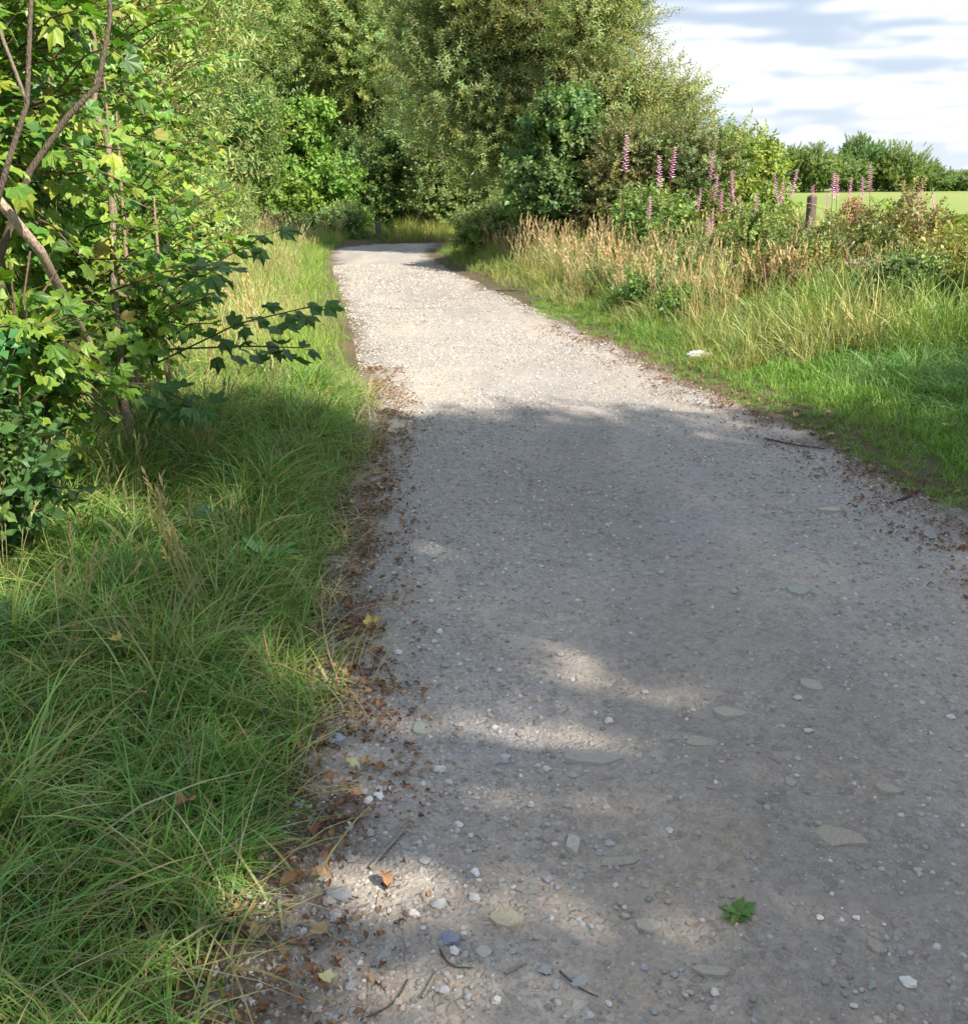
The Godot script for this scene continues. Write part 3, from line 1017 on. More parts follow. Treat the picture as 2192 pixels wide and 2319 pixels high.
func build_verge_plants() -> void:
	# willowherb: stem, leaves, pink spike
	var herbs := []
	for k in 3:
		var leaf := Pieces.new()
		var flower := Pieces.new()
		var h := 1.15 + 0.12 * k
		var stem := Pieces.new()
		stem.tube([Vector3(0, -0.05, 0), Vector3(0.02, h * 0.5, 0.01), Vector3(0.05, h, 0)], [0.006, 0.005, 0.002], 4, Color(0.30, 0.16, 0.09))
		for i in 46:
			var t := 0.12 + 0.58 * i / 46.0
			var a := i * 2.4
			leaf.leaf(Vector3(0.04 * t, h * t, 0), Vector3(cos(a), rnd(0.1, 0.6), sin(a)).normalized(), Vector3.UP, rnd(0.09, 0.14), 0.02, 0.1, Color(rnd(0.12, 0.22), rnd(0.24, 0.32), 0.08), false)
		for i in 34:
			var t := 0.78 + 0.22 * i / 34.0
			var a := i * 2.4
			var r := 0.034 * (1.05 - t) / 0.27 * rnd(0.6, 1.3)
			flower.leaf(Vector3(0.045 * t, h * t, 0), Vector3(cos(a), 0.35, sin(a)).normalized(), Vector3.UP, 0.02 + r, 0.032, 0.1, Color(rnd(0.75, 0.92), rnd(0.5, 0.64), rnd(0.65, 0.76)), false)
		herbs.append([stem.mesh(), leaf.mesh(), flower.mesh()])
	var spots := [[1.75, -12.8, 1.3], [2.25, -12.6, 1.2], [2.5, -12.2, 0.95], [2.7, -12.4, 1.0], [2.85, -11.9, 0.9], [3.0, -12.6, 0.95], [3.1, -12.1, 0.95], [3.3, -12.9, 1.15], [3.35, -12.3, 1.0], [3.6, -12.4, 1.15], [3.75, -13.0, 1.2], [3.45, -11.6, 0.78], [3.5, -11.9, 0.8], [4.05, -11.8, 0.72], [4.2, -12.3, 0.85], [4.3, -12.4, 1.15], [4.45, -12.6, 1.15], [2.95, -13.2, 1.1], [3.9, -12.8, 1.0], [2.3, -13.1, 1.25], [4.7, -13.2, 1.05], [3.2, -11.7, 0.8], [2.65, -11.8, 0.85], [3.65, -11.4, 0.85], [4.0, -12.2, 1.0], [4.55, -11.9, 0.95], [4.9, -12.6, 1.05], [5.2, -12.2, 1.0], [5.6, -12.0, 1.0], [3.0, -13.6, 1.15], [2.0, -12.3, 1.05], [5.0, -11.7, 0.9]]
	for s in spots:
		var o := base("willowherb", on_ground(s[0], s[1]), "tall willowherb with a pink flower spike among dry grass", "wildflower", "pink willowherb on the right verge")
		var k: int = rng.randi() % 3
		part("stem", herbs[k][0], M.leaves, o)
		part("foliage", herbs[k][1], M.leaves, o).set_meta("kind", "stuff")
		part("flower_spike", herbs[k][2], M.petals, o)
		o.scale = Vector3.ONE * s[2] * rnd(0.9, 1.08)
		o.rotation = Vector3(rnd(-0.22, 0.22), rnd(0, TAU), rnd(-0.22, 0.22))
	# brambles
	var g := "brambles on the right verge"
	var mounds := [
		[2.55, -11.6, 0.75, 0.55, Color(0.28, 0.36, 0.12), "green bramble mound below the willowherb"],
		[3.3, -10.6, 0.7, 0.6, Color(0.30, 0.34, 0.12), "bramble mound in the middle of the right verge"],
		[3.05, -9.9, 0.5, 0.42, Color(0.30, 0.22, 0.12), "dead brown bramble tangle low on the right verge"],
		[4.0, -10.6, 0.65, 0.72, Color(0.25, 0.28, 0.10), "dark bramble mound with olive leaves"],
		[3.75, -9.0, 0.6, 0.5, Color(0.20, 0.31, 0.12), "dusty green bramble at the edge of the mown grass"],
		[4.6, -9.1, 0.8, 0.75, Color(0.38, 0.40, 0.13), "yellowish bramble mound near the picture edge"],
		[4.75, -11.0, 0.8, 0.85, Color(0.40, 0.32, 0.16), "rusty withered bramble mound below the posts"],
		[5.6, -10.6, 0.9, 0.9, Color(0.40, 0.33, 0.13), "ochre bramble mound at the picture edge"],
		[1.75, -11.0, 0.5, 0.3, Color(0.18, 0.34, 0.09), "small low bramble nearest the lane edge"],
		[2.15, -10.4, 0.45, 0.26, Color(0.20, 0.36, 0.09), "flat green bramble spreading towards the litter"],
		[3.35, -11.6, 0.7, 0.8, Color(0.25, 0.35, 0.11), "tall fresh green bramble under the pinkest flower spikes"],
		[5.2, -8.7, 0.75, 0.7, Color(0.40, 0.40, 0.13), "yellow-green bramble low at the picture edge"],
		[6.3, -11.0, 0.9, 0.95, Color(0.38, 0.36, 0.13), "tall bramble beside the bracken at the picture edge"],
		[2.0, -13.2, 0.6, 0.5, Color(0.22, 0.30, 0.09), "bramble between the straw grass and the fresh green bush"],
		[4.2, -9.0, 0.5, 0.5, Color(0.23, 0.33, 0.12), "grey-green bramble below the dried hogweed"],
	]
	for a in mounds:
		tree("bramble", a[5], "bramble", g, Vector3(a[0], 0, a[1]), blobs(Vector3(0, a[3] * 0.62, 0), Vector3(a[2] * 1.1, a[3] * 0.82, a[2] * 1.1), 11, 0.44), S.bramble + S.small, int(900 * a[2]), a[4], 0.22, 0.78, 0.008, Color(0.2, 0.1, 0.07), 4)
	# bracken fronds at the field edge
	var frond := Pieces.new()
	var spine := []
	for i in 9:
		var t := i / 8.0
		spine.append(Vector3(0, 0.62 * t - 0.22 * t * t, 0.55 * t * t + 0.1 * t))
	frond.tube([spine[0], spine[4], spine[8]], [0.004, 0.003, 0.001], 3, Color(0.5, 0.5, 0.3))
	for i in range(2, 9):
		for h in 5:
			var t := (i - 2 + h / 5.0) / 7.0
			var at: Vector3 = spine[i - 1].lerp(spine[i], h / 5.0)
			for s in [-1.0, 1.0]:
				frond.leaf(at, Vector3(s, 0.15, 0.5).normalized(), Vector3(0, 1, -0.4), 0.22 * (1.05 - t) * rnd(0.8, 1.1), 0.034, 0.12, Color(rnd(0.75, 1), rnd(0.85, 1), 0.7), false)
	var frond_mesh := frond.mesh()
	for s in [[4.7, -12.4], [5.2, -11.9], [5.6, -12.6], [5.9, -11.9], [6.4, -12.5], [5.15, -13.1], [6.1, -13.3], [4.95, -11.6], [6.8, -11.7]]:
		var o := base("bracken", on_ground(s[0], s[1]), "lime green bracken clump at the field edge by the posts", "fern", "bracken by the field")
		var m := plain("bracken_%d" % used_names["bracken"], mixed(Color(0.34, 0.42, 0.11), 0.12), 0.6, false)
		m.vertex_color_use_as_albedo = true
		m.backlight_enabled = true
		m.backlight = Color(0.8, 0.9, 0.3)
		for k in 8:
			var f := part("frond", frond_mesh, m, o)
			f.rotation = Vector3(rnd(-0.1, 0.5), TAU * k / 8.0 + rnd(-0.3, 0.3), 0)
			f.scale = Vector3.ONE * rnd(0.9, 1.3)
			f.position.y = rnd(0.3, 0.6)
		o.scale = Vector3.ONE * rnd(0.9, 1.15)
	# docks with rusty seed heads
	var dock_stem := Pieces.new()
	var dock_seed := Pieces.new()
	for k in 4:
		var lean := Vector3(rnd(-0.25, 0.25), 1, rnd(-0.25, 0.25))
		var h := rnd(0.6, 0.95)
		dock_stem.tube([Vector3.ZERO, lean * h * 0.5, lean * h], [0.005, 0.004, 0.002], 4, Color(0.30, 0.17, 0.09))
		for i in 90:
			var t := rnd(0.45, 1.0)
			dock_seed.leaf(lean * h * t + unit() * 0.035, unit(), unit(), 0.03, 0.022, 0.0, Color(rnd(0.28, 0.42), rnd(0.17, 0.25), 0.09), false)
	var ds := dock_stem.mesh()
	var dd := dock_seed.mesh()
	for s in [[4.1, -11.4], [4.55, -11.3], [4.25, -12.0], [5.05, -11.4], [3.85, -11.5], [5.5, -11.7]]:
		var o := base("dock_plant", on_ground(s[0], s[1]), "dock with rusty brown seed heads below the posts", "wild plant", "rusty docks")
		part("stem", ds, M.dry, o)
		part("seed_head", dd, M.dry, o).set_meta("kind", "stuff")
		o.rotation.y = rnd(0, TAU)
		o.scale = Vector3.ONE * rnd(0.95, 1.3)
	# nettles and other leafy herbs
	var nettle_stem := Pieces.new()
	var nettle_leaf := Pieces.new()
	for k in 6:
		var foot := Vector3(rnd(-0.12, 0.12), 0, rnd(-0.12, 0.12))
		var lean := Vector3(rnd(-0.3, 0.3), 1, rnd(-0.3, 0.3))
		var h := rnd(0.35, 0.6)
		nettle_stem.tube([foot, foot + lean * h], [0.004, 0.002], 4, Color(0.2, 0.2, 0.1))
		for i in 9:
			var a := i * PI / 2 + rnd(-0.3, 0.3)
			for s in 2:
				a += PI
				var t := 0.2 + 0.8 * i / 9.0
				nettle_leaf.leaf(foot + lean * h * t, Vector3(cos(a), rnd(-0.2, 0.35), sin(a)).normalized(), Vector3.UP, rnd(0.07, 0.12) * (1.2 - 0.5 * t), 0.05, 0.1, Color(rnd(0.10, 0.17), rnd(0.23, 0.31), rnd(0.05, 0.09)), true)
	var ns := nettle_stem.mesh()
	var nl := nettle_leaf.mesh()
	for s in [[1.6, -11.9], [1.95, -11.5], [1.35, -12.3], [2.3, -11.0], [2.55, -10.7], [1.9, -10.8], [2.75, -12.3], [3.1, -11.2], [3.4, -11.4], [2.95, -11.9], [3.55, -9.9], [2.6, -9.9], [-0.1, -19.5], [-3.6, -24.9], [-3.0, -25.2], [-2.4, -25.3], [-4.1, -24.4], [-3.3, -25.8]]:
		var o := base("nettle", on_ground(s[0], s[1]), "leafy green nettle clump among the verge grass", "wild plant", "nettle clumps")
		part("stem", ns, M.leaves, o)
		part("foliage", nl, M.leaves, o).set_meta("kind", "stuff")
		o.rotation.y = rnd(0, TAU)
		o.scale = Vector3.ONE * rnd(0.8, 1.2)
	for s in [[-1.18, -3.72, "dark broad-leaved weed in the left grass, the farther of two"], [-0.85, -3.5, "dark broad-leaved weed in the left grass, the nearer of two"], [-1.5, -2.75, "broad-leaved weed low in the grass at the left picture edge"]]:
		var o := base("dock_plant", on_ground(s[0], s[1]), s[2], "wild plant", "broad-leaved weeds in the left grass")
		for i in 13:
			var p := Pieces.new()
			var a := i * 2.4
			var d := Vector3(cos(a), rnd(0.25, 1.0), sin(a)).normalized()
			p.leaf(Vector3(0, 0.06, 0) + d * 0.05, d, Vector3.UP, rnd(0.06, 0.11), rnd(0.03, 0.05), 0.12, Color(rnd(0.10, 0.16), rnd(0.22, 0.30), rnd(0.10, 0.13)), true)
			part("leaf", p.mesh(), M.leaves, o)
	# a dried hogweed
	var hog := base("hogweed", on_ground(3.55, -9.15), "pale dried hogweed with flat umbels on the right verge", "wild plant")
	var hs := Pieces.new()
	hs.tube([Vector3(0, -0.05, 0), Vector3(0.02, 0.3, 0), Vector3(0, 0.55, 0)], [0.011, 0.009, 0.006], 6, Color(0.5, 0.45, 0.28))
	part("stem", hs.mesh(), M.bark, hog)
	for k in 5:
		var u := Pieces.new()
		var a := TAU * k / 5
		var head := Vector3(cos(a) * 0.16, 0.5 + rnd(0.0, 0.12), sin(a) * 0.16)
		u.tube([Vector3(0, 0.3 + 0.04 * k, 0), head], [0.004, 0.003], 4, Color(0.5, 0.45, 0.28))
		for i in 14:
			var b := TAU * i / 14
			var q := head + Vector3(cos(b) * rnd(0.03, 0.09), rnd(0.03, 0.06), sin(b) * rnd(0.03, 0.09))
			u.tube([head, q], [0.0015, 0.001], 3, Color(0.5, 0.46, 0.3))
			for j in 4: u.leaf(q, unit(), unit(), 0.016, 0.012, 0, Color(0.5, 0.5, 0.3), false)
		part("umbel", u.mesh(), M.dry, hog)
	# posts of the field fence
	for s in [[4.88, -15.0, 1.27, "leftmost weathered fence post between the pink flower spikes", 0.03], [5.27, -14.0, 1.2, "leaning grey fence post in front of the meadow", 0.14], [5.58, -13.5, 1.25, "short dark fence post standing in the bracken", -0.02]]:
		post("fence_post", on_ground(s[0], s[1]), s[2], 0.05, s[3], s[4])
	post("lane_post", on_ground(-2.62, -25.0), 0.5, 0.06, "pale stub of a post at the far side of the bend", 0.05)


func post(called: String, at: Vector3, top: float, half: float, label: String, lean: float) -> void:
	var p := Pieces.new()
	var h := top - at.y
	var c := Color(0.22, 0.19, 0.16)
	var ring := []
	for y in [-0.2, h - half * 0.5, h]:
		var k := half if y < h else half * 0.55
		ring.append([Vector3(-k, y, -k), Vector3(k, y, -k), Vector3(k, y, k), Vector3(-k, y, k)])
	for i in 2:
		for k in 4:
			p.tri(ring[i][k], ring[i + 1][(k + 1) % 4], ring[i][(k + 1) % 4], c)
			p.tri(ring[i][k], ring[i + 1][k], ring[i + 1][(k + 1) % 4], c)
	p.tri(ring[2][0], ring[2][2], ring[2][1], c)
	p.tri(ring[2][0], ring[2][3], ring[2][2], c)
	var o := part(called, p.mesh(), M.bark)
	o.position = at
	o.rotation = Vector3(0, 0.4, lean)
	tag(o, label, "post", "fence posts")


# ------------------------------------------------------------------ grass

func scatter(called: String, label: String, kinds: Array, material: String, count: int, area: Rect2, accept: Callable, colour: Callable, size: Callable) -> void:
	var root := base(called, Vector3.ZERO, label, "grass")
	root.set_meta("kind", "stuff")
	var where := []
	var tints := []
	for k in kinds.size():
		where.append([])
		tints.append(PackedColorArray())
	for i in count:
		var x := rnd(area.position.x, area.end.x)
		var z := rnd(area.position.y, area.end.y)
		if rng.randf() > accept.call(x, z): continue
		var s: float = size.call(x, z)
		var k := rng.randi() % kinds.size()
		var b := Basis(Vector3.UP, rnd(0, TAU)).rotated(Vector3.RIGHT, rnd(-0.38, 0.38)).rotated(Vector3.BACK, rnd(-0.3, 0.3)).scaled(Vector3(s * rnd(0.9, 1.1), s * rnd(0.8, 1.2), s * rnd(0.9, 1.1)))
		where[k].append(Transform3D(b, on_ground(x, z)))
		tints[k].append(colour.call(x, z))
	for k in kinds.size():
		if where[k].size(): copies("tufts", kinds[k], M[material], where[k], tints[k], root).set_meta("kind", "stuff")


func build_grass() -> void:
	# how far from the lane each kind starts, with a ragged front
	var ragged := func(x: float, z: float, from: float, soft: float) -> float:
		return smoothstep(from, from + soft, off_lane(x, z) + broad_noise.get_noise_2d(x * 4, z * 4) * 0.16)
	var lush := func(x: float, z: float) -> Color:
		var dry := smoothstep(0.0, 0.5, broad_noise.get_noise_2d(x * 3.5 + 11, z * 3.5)) * 0.5
		return mixed(Color(0.22, 0.40, 0.08).lerp(Color(0.50, 0.47, 0.20), clampf(pow(rng.randf(), 4.0) + dry * rng.randf(), 0, 1)), 0.24)
	scatter("grass", "long green grass arching over the near left bank", S.green_tuft, "grass", 5200, Rect2(-3.2, -7.2, 3.0, 6.4),
		func(x, z): return (1.0 if x < edge(lane_left, z) else 0.0) * ragged.call(x, z, 0.07, 0.12),
		lush, func(x, z): return rnd(0.6, 1.1) * (1.0 + 0.55 * broad_noise.get_noise_2d(x * 6.0, z * 6.0 + 20)) * lerpf(0.6, 1.0, smoothstep(0.0, 0.4, off_lane(x, z))))
	scatter("grass", "short green grass filling the near left bank", S.short_tuft, "grass", 6000, Rect2(-3.2, -7.2, 3.2, 6.4),
		func(x, z): return (1.0 if x < edge(lane_left, z) + 0.1 else 0.0) * ragged.call(x, z, -0.02, 0.14),
		lush, func(_x, _z): return rnd(0.6, 1.3))
	scatter("grass", "dead straw thatch lying under the near left bank", S.thatch, "dry", 2600, Rect2(-3.2, -7.2, 3.2, 6.4),
		func(x, z): return (1.0 if x < edge(lane_left, z) + 0.12 else 0.0) * ragged.call(x, z, -0.1, 0.1),
		func(_x, _z): return mixed(Color(0.46, 0.38, 0.22), 0.25), func(_x, _z): return rnd(0.6, 1.2))
	scatter("grass", "dry flowering stalks over the near left bank", S.stalks, "dry", 45, Rect2(-3.2, -7.2, 2.6, 5.4),
		func(x, z): return 1.0 if off_lane(x, z) > 0.3 and x < 0 else 0.0,
		func(_x, _z): return mixed(Color(0.46, 0.45, 0.2), 0.2), func(_x, _z): return rnd(0.45, 0.8))
	scatter("grass", "sunlit yellowing grass of the left verge towards the bend", S.straw_tuft, "grass", 9000, Rect2(-6, -25, 5.6, 18),
		func(x, z): return (1.0 if x < edge(lane_left, z) else 0.0) * ragged.call(x, z, 0.0, 0.2),
		func(x, z): return mixed(Color(0.34, 0.45, 0.10).lerp(Color(0.56, 0.52, 0.24), clampf(0.02 + broad_noise.get_noise_2d(x, z) + smoothstep(0.1, 0.9, off_lane(x, z)) * 0.5, 0, 1)), 0.18),
		func(x, z): return rnd(0.4, 0.9) * lerpf(0.5, 1.15, smoothstep(0.0, 0.9, off_lane(x, z))))
	scatter("grass", "straw coloured seed stalks on the left verge towards the bend", S.stalks, "dry", 260, Rect2(-6, -25, 4.6, 17),
		func(x, z): return (1.0 if x < edge(lane_left, z) else 0.0) * ragged.call(x, z, 0.35, 0.3),
		func(_x, _z): return mixed(Color(0.58, 0.52, 0.28), 0.2), func(_x, _z): return rnd(0.5, 0.95))
	# right verge
	scatter("grass", "short bright grass along the right edge of the lane", S.short_tuft, "grass", 15000, Rect2(0.6, -12.5, 4.6, 9),
		func(x, z): return (1.0 if x > edge(lane_right, z) - 0.1 else 0.0) * ragged.call(x, z, -0.12, 0.22) * (1.0 - smoothstep(1.6, 2.6, off_lane(x, z))),
		func(_x, _z): return mixed(Color(0.27, 0.43, 0.08), 0.2), func(x, z): return rnd(0.5, 1.0) * lerpf(0.5, 1.25, smoothstep(0.0, 0.8, off_lane(x, z))))
	scatter("grass", "longer dark grass at the right picture edge", S.green_tuft, "grass", 3600, Rect2(2.2, -9.5, 4.0, 5.5),
		func(x, z): return ragged.call(x, z, 0.55, 0.7) * (1.0 if x > 0 else 0.0),
		func(_x, _z): return mixed(Color(0.19, 0.34, 0.09), 0.2), func(x, z): return rnd(0.6, 1.0) * lerpf(0.6, 1.2, smoothstep(0.5, 1.6, off_lane(x, z))))
	scatter("grass", "tall dry straw grass on the right verge before the hedge", S.straw_tuft, "grass", 13500, Rect2(-1.6, -22, 9.0, 14.4),
		func(x, z): return (1.0 if x > edge(lane_right, z) else 0.0) * ragged.call(x, z, 0.12, 0.35),
		func(x, z): return mixed(Color(0.32, 0.42, 0.12).lerp(Color(0.60, 0.48, 0.23), clampf(0.4 + broad_noise.get_noise_2d(x + 30, z) * 1.8 - 0.3 * smoothstep(2.0, 3.5, x), 0, 1)), 0.2),
		func(x, z): return rnd(0.55, 1.1) * lerpf(0.45, 1.6, smoothstep(0.1, 1.5, off_lane(x, z))))
	scatter("grass", "straw seed stalks standing over the right verge", S.stalks, "dry", 2000, Rect2(-1.6, -20, 8.0, 11.0),
		func(x, z): return (1.0 if x > edge(lane_right, z) else 0.0) * ragged.call(x, z, 0.5, 0.6) * lerpf(1.0, 0.38, smoothstep(1.8, 3.0, x)) * smoothstep(-8.6, -10.4, z),
		func(_x, _z): return mixed(Color(0.64, 0.54, 0.31), 0.2), func(_x, _z): return rnd(0.65, 1.15))
	scatter("grass", "yellow grass clump on the far side of the bend", S.straw_tuft, "grass", 1500, Rect2(-6.5, -28.0, 12, 3.6),
		func(x, z): return 0.0 if off_lane(x, z) < 0.15 else 1.0,
		func(x, _z): return mixed(Color(0.42, 0.40, 0.11) if absf(x + 1.6) < 0.8 else Color(0.17, 0.26, 0.07), 0.15), func(x, _z): return rnd(0.8, 1.2) if absf(x + 1.6) < 0.8 else rnd(0.5, 0.8))
	scatter("grass", "tussocky grass where the meadow meets the hedge", S.straw_tuft, "grass", 5000, Rect2(5.5, -34, 13, 22),
		func(_x, _z): return 1.0,
		func(_x, _z): return mixed(Color(0.36, 0.42, 0.11), 0.15), func(_x, _z): return rnd(0.5, 0.8))


# ------------------------------------------------------------------ the lane's stones and litter

func on_lane(x: float, z: float) -> Vector3:
	return Vector3(x, maxf(lane_height(x, z), ground_height(x, z)), z)


func stone_tone() -> Color:
	var k := rng.randf()
	if k < 0.07: return mixed(Color(0.50, 0.47, 0.43), 0.12)
	if k < 0.35: return mixed(Color(0.33, 0.315, 0.30), 0.2)
	if k < 0.7: return mixed(Color(0.32, 0.29, 0.25), 0.24)
	return mixed(Color(0.25, 0.225, 0.195), 0.22)


func build_gravel() -> void:
	var root := base("gravel", Vector3.ZERO, "fine grey stone chips bedded in the lane", "gravel")
	root.set_meta("kind", "stuff")
	var where := [[], [], [], [], [], []]
	var tints := []
	for k in 6: tints.append(PackedColorArray())
	for i in 115000:
		var z := -1.2 - 17.0 * pow(rng.randf(), 1.9)
		var xl := edge(lane_left, z)
		var xr := edge(lane_right, z)
		var x := rnd(xl - 0.05, xr + 0.05)
		var t := (x - xl) / (xr - xl)
		var loose := 0.5 + broad_noise.get_noise_2d(x * 2.2 + 9, z * 1.3) * -1.2 + 0.5 * exp(-pow((t - 0.15) / 0.16, 2)) - 0.75 * smoothstep(-3.2, -1.6, z) * smoothstep(0.15, 0.45, t)
		if rng.randf() > clampf(loose, 0.2, 1.0): continue
		var s := lerpf(0.0022, 0.0085, pow(rng.randf(), 2.6)) * (1.0 + 0.07 * absf(z))
		var k := i % 6
		var p := on_lane(x, z) + Vector3(0, s * rnd(-0.35, 0.15), 0)
		where[k].append(Transform3D(Basis(Vector3.UP, rnd(0, TAU)).rotated(Vector3.RIGHT, rnd(-0.4, 0.4)).scaled(Vector3(s, s, s)), p))
		tints[k].append(stone_tone())
	for k in 6: copies("chippings", S.chip[k], M.stone, where[k], tints[k], root).set_meta("kind", "stuff")


func slab(w: float, d: float, h: float, corners: int, col: Color) -> ArrayMesh:
	var p := Pieces.new()
	var out := []
	var inn := []
	for i in corners:
		var a := TAU * (i + rnd(-0.32, 0.32)) / corners
		var k := rnd(0.62, 1.15)
		var q := Vector3(cos(a) * w * 0.5 * k, 0, sin(a) * d * 0.5 * k)
		out.append(q)
		inn.append(q * 0.9 + Vector3(0, h + rnd(-0.15, 0.15) * h, 0))
	var c := Vector3(0, h * 1.05, 0)
	for i in corners:
		var j := (i + 1) % corners
		p.tri(out[i] - Vector3(0, 0.02, 0), inn[i], out[j] - Vector3(0, 0.02, 0), col)
		p.tri(out[j] - Vector3(0, 0.02, 0), inn[i], inn[j], col)
		p.tri(inn[i], c, inn[j], col)
	return p.mesh()


func build_stones() -> void:
	var g := "flat stones set in the lane"
	# x, z, width, depth, height, corners, colour, label
	var flat := [
		[1.20, -3.38, 0.15, 0.13, 0.012, 6, Color(0.42, 0.45, 0.44), "flat greenish grey slab alone in the middle of the shaded lane"],
		[0.21, -1.91, 0.055, 0.085, 0.012, 4, Color(0.52, 0.52, 0.50), "pale four-sided stone above the green weed, left of it"],
		[0.05, -1.65, 0.10, 0.06, 0.012, 7, Color(0.47, 0.44, 0.35), "beige oblong stone between the green weed and the twigs"],
		[1.66, -4.39, 0.20, 0.12, 0.008, 5, Color(0.52, 0.49, 0.44), "pale three-cornered stone near the right grass edge"],
		[1.02, -2.65, 0.09, 0.09, 0.008, 7, Color(0.46, 0.44, 0.41), "round grey stone bedded flush on the right of the lane"],
		[-0.18, -2.41, 0.09, 0.10, 0.008, 7, Color(0.36, 0.39, 0.38), "greenish stone bedded by the left sun patch"],
		[0.86, -1.94, 0.16, 0.10, 0.006, 8, Color(0.43, 0.40, 0.35), "wide worn stone patch at the right above the weed"],
		[0.72, -2.51, 0.16, 0.08, 0.007, 7, Color(0.46, 0.44, 0.41), "long pale stone right of the largest sun patch"],
		[0.45, -1.52, 0.10, 0.03, 0.007, 6, Color(0.45, 0.43, 0.38), "thin sliver of stone just below the green weed"],
		[0.35, -1.65, 0.09, 0.05, 0.008, 6, Color(0.47, 0.45, 0.40), "tilted pale stone immediately left of the weed"],
		[0.32, -1.86, 0.12, 0.045, 0.006, 6, Color(0.42, 0.40, 0.36), "narrow buried stone beside the pale four-sided one"],
		[0.81, -1.59, 0.05, 0.07, 0.007, 6, Color(0.42, 0.39, 0.34), "small worn stone at the lower right of the lane"],
		[-0.32, -1.71, 0.09, 0.055, 0.016, 5, Color(0.29, 0.31, 0.35), "blue-grey slab at the left edge below the curled leaves"],
		[0.80, -2.15, 0.035, 0.06, 0.008, 5, Color(0.44, 0.42, 0.38), "upright grey stone between the two right sun patches"],
		[0.30, -2.28, 0.22, 0.09, 0.005, 8, Color(0.45, 0.43, 0.40), "broad worn stone just right of the largest sun patch"],
		[1.05, -2.12, 0.10, 0.05, 0.007, 6, Color(0.44, 0.42, 0.38), "pale stone between sun flecks at the right"],
		[0.62, -2.36, 0.14, 0.07, 0.005, 7, Color(0.41, 0.39, 0.36), "dull buried stone in the centre of the lane"],
	]
	for a in flat:
		var o := part("flat_stone", slab(a[2] * 0.9, a[3] * 0.95, a[4], a[5] + (1 if a[5] > 5 else 0), Color(a[6].r * 1.2, a[6].g * 1.15, a[6].b * 1.05)), M.slab)
		o.position = on_lane(a[0], a[1]) - Vector3(0, a[4] * 0.1, 0)
		o.rotation = Vector3(rnd(-0.05, 0.05), rnd(-0.2, 0.2), rnd(-0.05, 0.05))
		tag(o, a[7], "stone", g)
	# loose stones that stand out; x, z, radius, colour, label
	var loose := [
		[-0.42, -2.35, 0.026, Color(0.34, 0.38, 0.43), "bluish angular stone on the leaf litter at the left"],
		[-0.07, -1.59, 0.018, Color(0.25, 0.28, 0.36), "dark blue stone touching a small white one"],
		[-0.06, -1.555, 0.011, Color(0.72, 0.70, 0.66), "small white stone touching the dark blue one"],
		[0.84, -1.50, 0.014, Color(0.70, 0.68, 0.62), "round white pebble at the lower right corner"],
		[-0.02, -1.80, 0.013, Color(0.68, 0.66, 0.66), "white chip alone below the pale stick"],
		[-0.27, -2.10, 0.017, Color(0.74, 0.73, 0.74), "largest white stone of the trio on the leaf litter"],
		[-0.295, -2.08, 0.013, Color(0.68, 0.68, 0.70), "left white stone of the trio on the leaf litter"],
		[-0.25, -2.13, 0.012, Color(0.70, 0.70, 0.70), "upper white stone of the trio on the leaf litter"],
		[-0.33, -1.97, 0.014, Color(0.72, 0.70, 0.64), "white pebble at the end of a short twig"],
		[-0.12, -2.21, 0.016, Color(0.58, 0.57, 0.58), "pale pointed stone with a dark underside right of the litter"],
		[-0.15, -1.66, 0.013, Color(0.74, 0.68, 0.62), "bright stone at the rim of the lowest sun patch"],
		[0.72, -1.67, 0.008, Color(0.68, 0.66, 0.62), "left one of two white dots right of the weed"],
		[0.80, -1.67, 0.008, Color(0.66, 0.64, 0.60), "right one of two white dots right of the weed"],
		[0.00, -1.555, 0.016, Color(0.46, 0.43, 0.38), "dull rounded pebble at the end of a dark twig"],
	]
	for a in loose:
		var o := part("pebble", S.pebble[rng.randi() % 6], M["stone"])
		stone_paint(o, a[3] * 0.84)
		o.position = on_lane(a[0], a[1]) + Vector3(0, a[2] * 0.3, 0)
		o.scale = Vector3.ONE * a[2]
		o.rotation.y = rnd(0, TAU)
		tag(o, a[4], "pebble", "loose stones on the lane")
	var shades := [Color(0.50, 0.48, 0.45), Color(0.32, 0.315, 0.31), Color(0.34, 0.305, 0.26)]
	var words := ["pale small stone lying loose on the near lane", "grey small stone lying loose on the near lane", "brownish small stone lying loose on the near lane"]
	var made := 0
	while made < 240:
		var z := -1.35 - 2.6 * pow(rng.randf(), 1.3)
		var xl := edge(lane_left, z)
		var t := rng.randf()
		if rng.randf() < 0.62: t = 0.05 + 0.28 * rng.randf()
		var x := lerpf(xl, 2.2, t)
		if absf(x) > absf(z) * 0.62: continue
		var k: int = [0, 1, 1, 2][rng.randi() % 4]
		var o := part("pebble", S.pebble[rng.randi() % 6], M.stone)
		stone_paint(o, shades[k] * rnd(0.85, 1.1))
		var s := lerpf(0.006, 0.015, pow(rng.randf(), 1.8))
		o.position = on_lane(x, z) + Vector3(0, s * 0.25, 0)
		o.scale = Vector3(s, s * rnd(0.7, 1.0), s)
		o.rotation.y = rnd(0, TAU)
		tag(o, words[k], "pebble", "small loose stones on the near lane")
		made += 1


var paints := {}
func stone_paint(o: MeshInstance3D, c: Color) -> void:
	var key := "%.2f %.2f %.2f" % [snappedf(c.r, 0.04), snappedf(c.g, 0.04), snappedf(c.b, 0.04)]
	if not paints.has(key):
		paints[key] = plain("pebble_" + key, c, 0.8)
	o.material_override = paints[key]


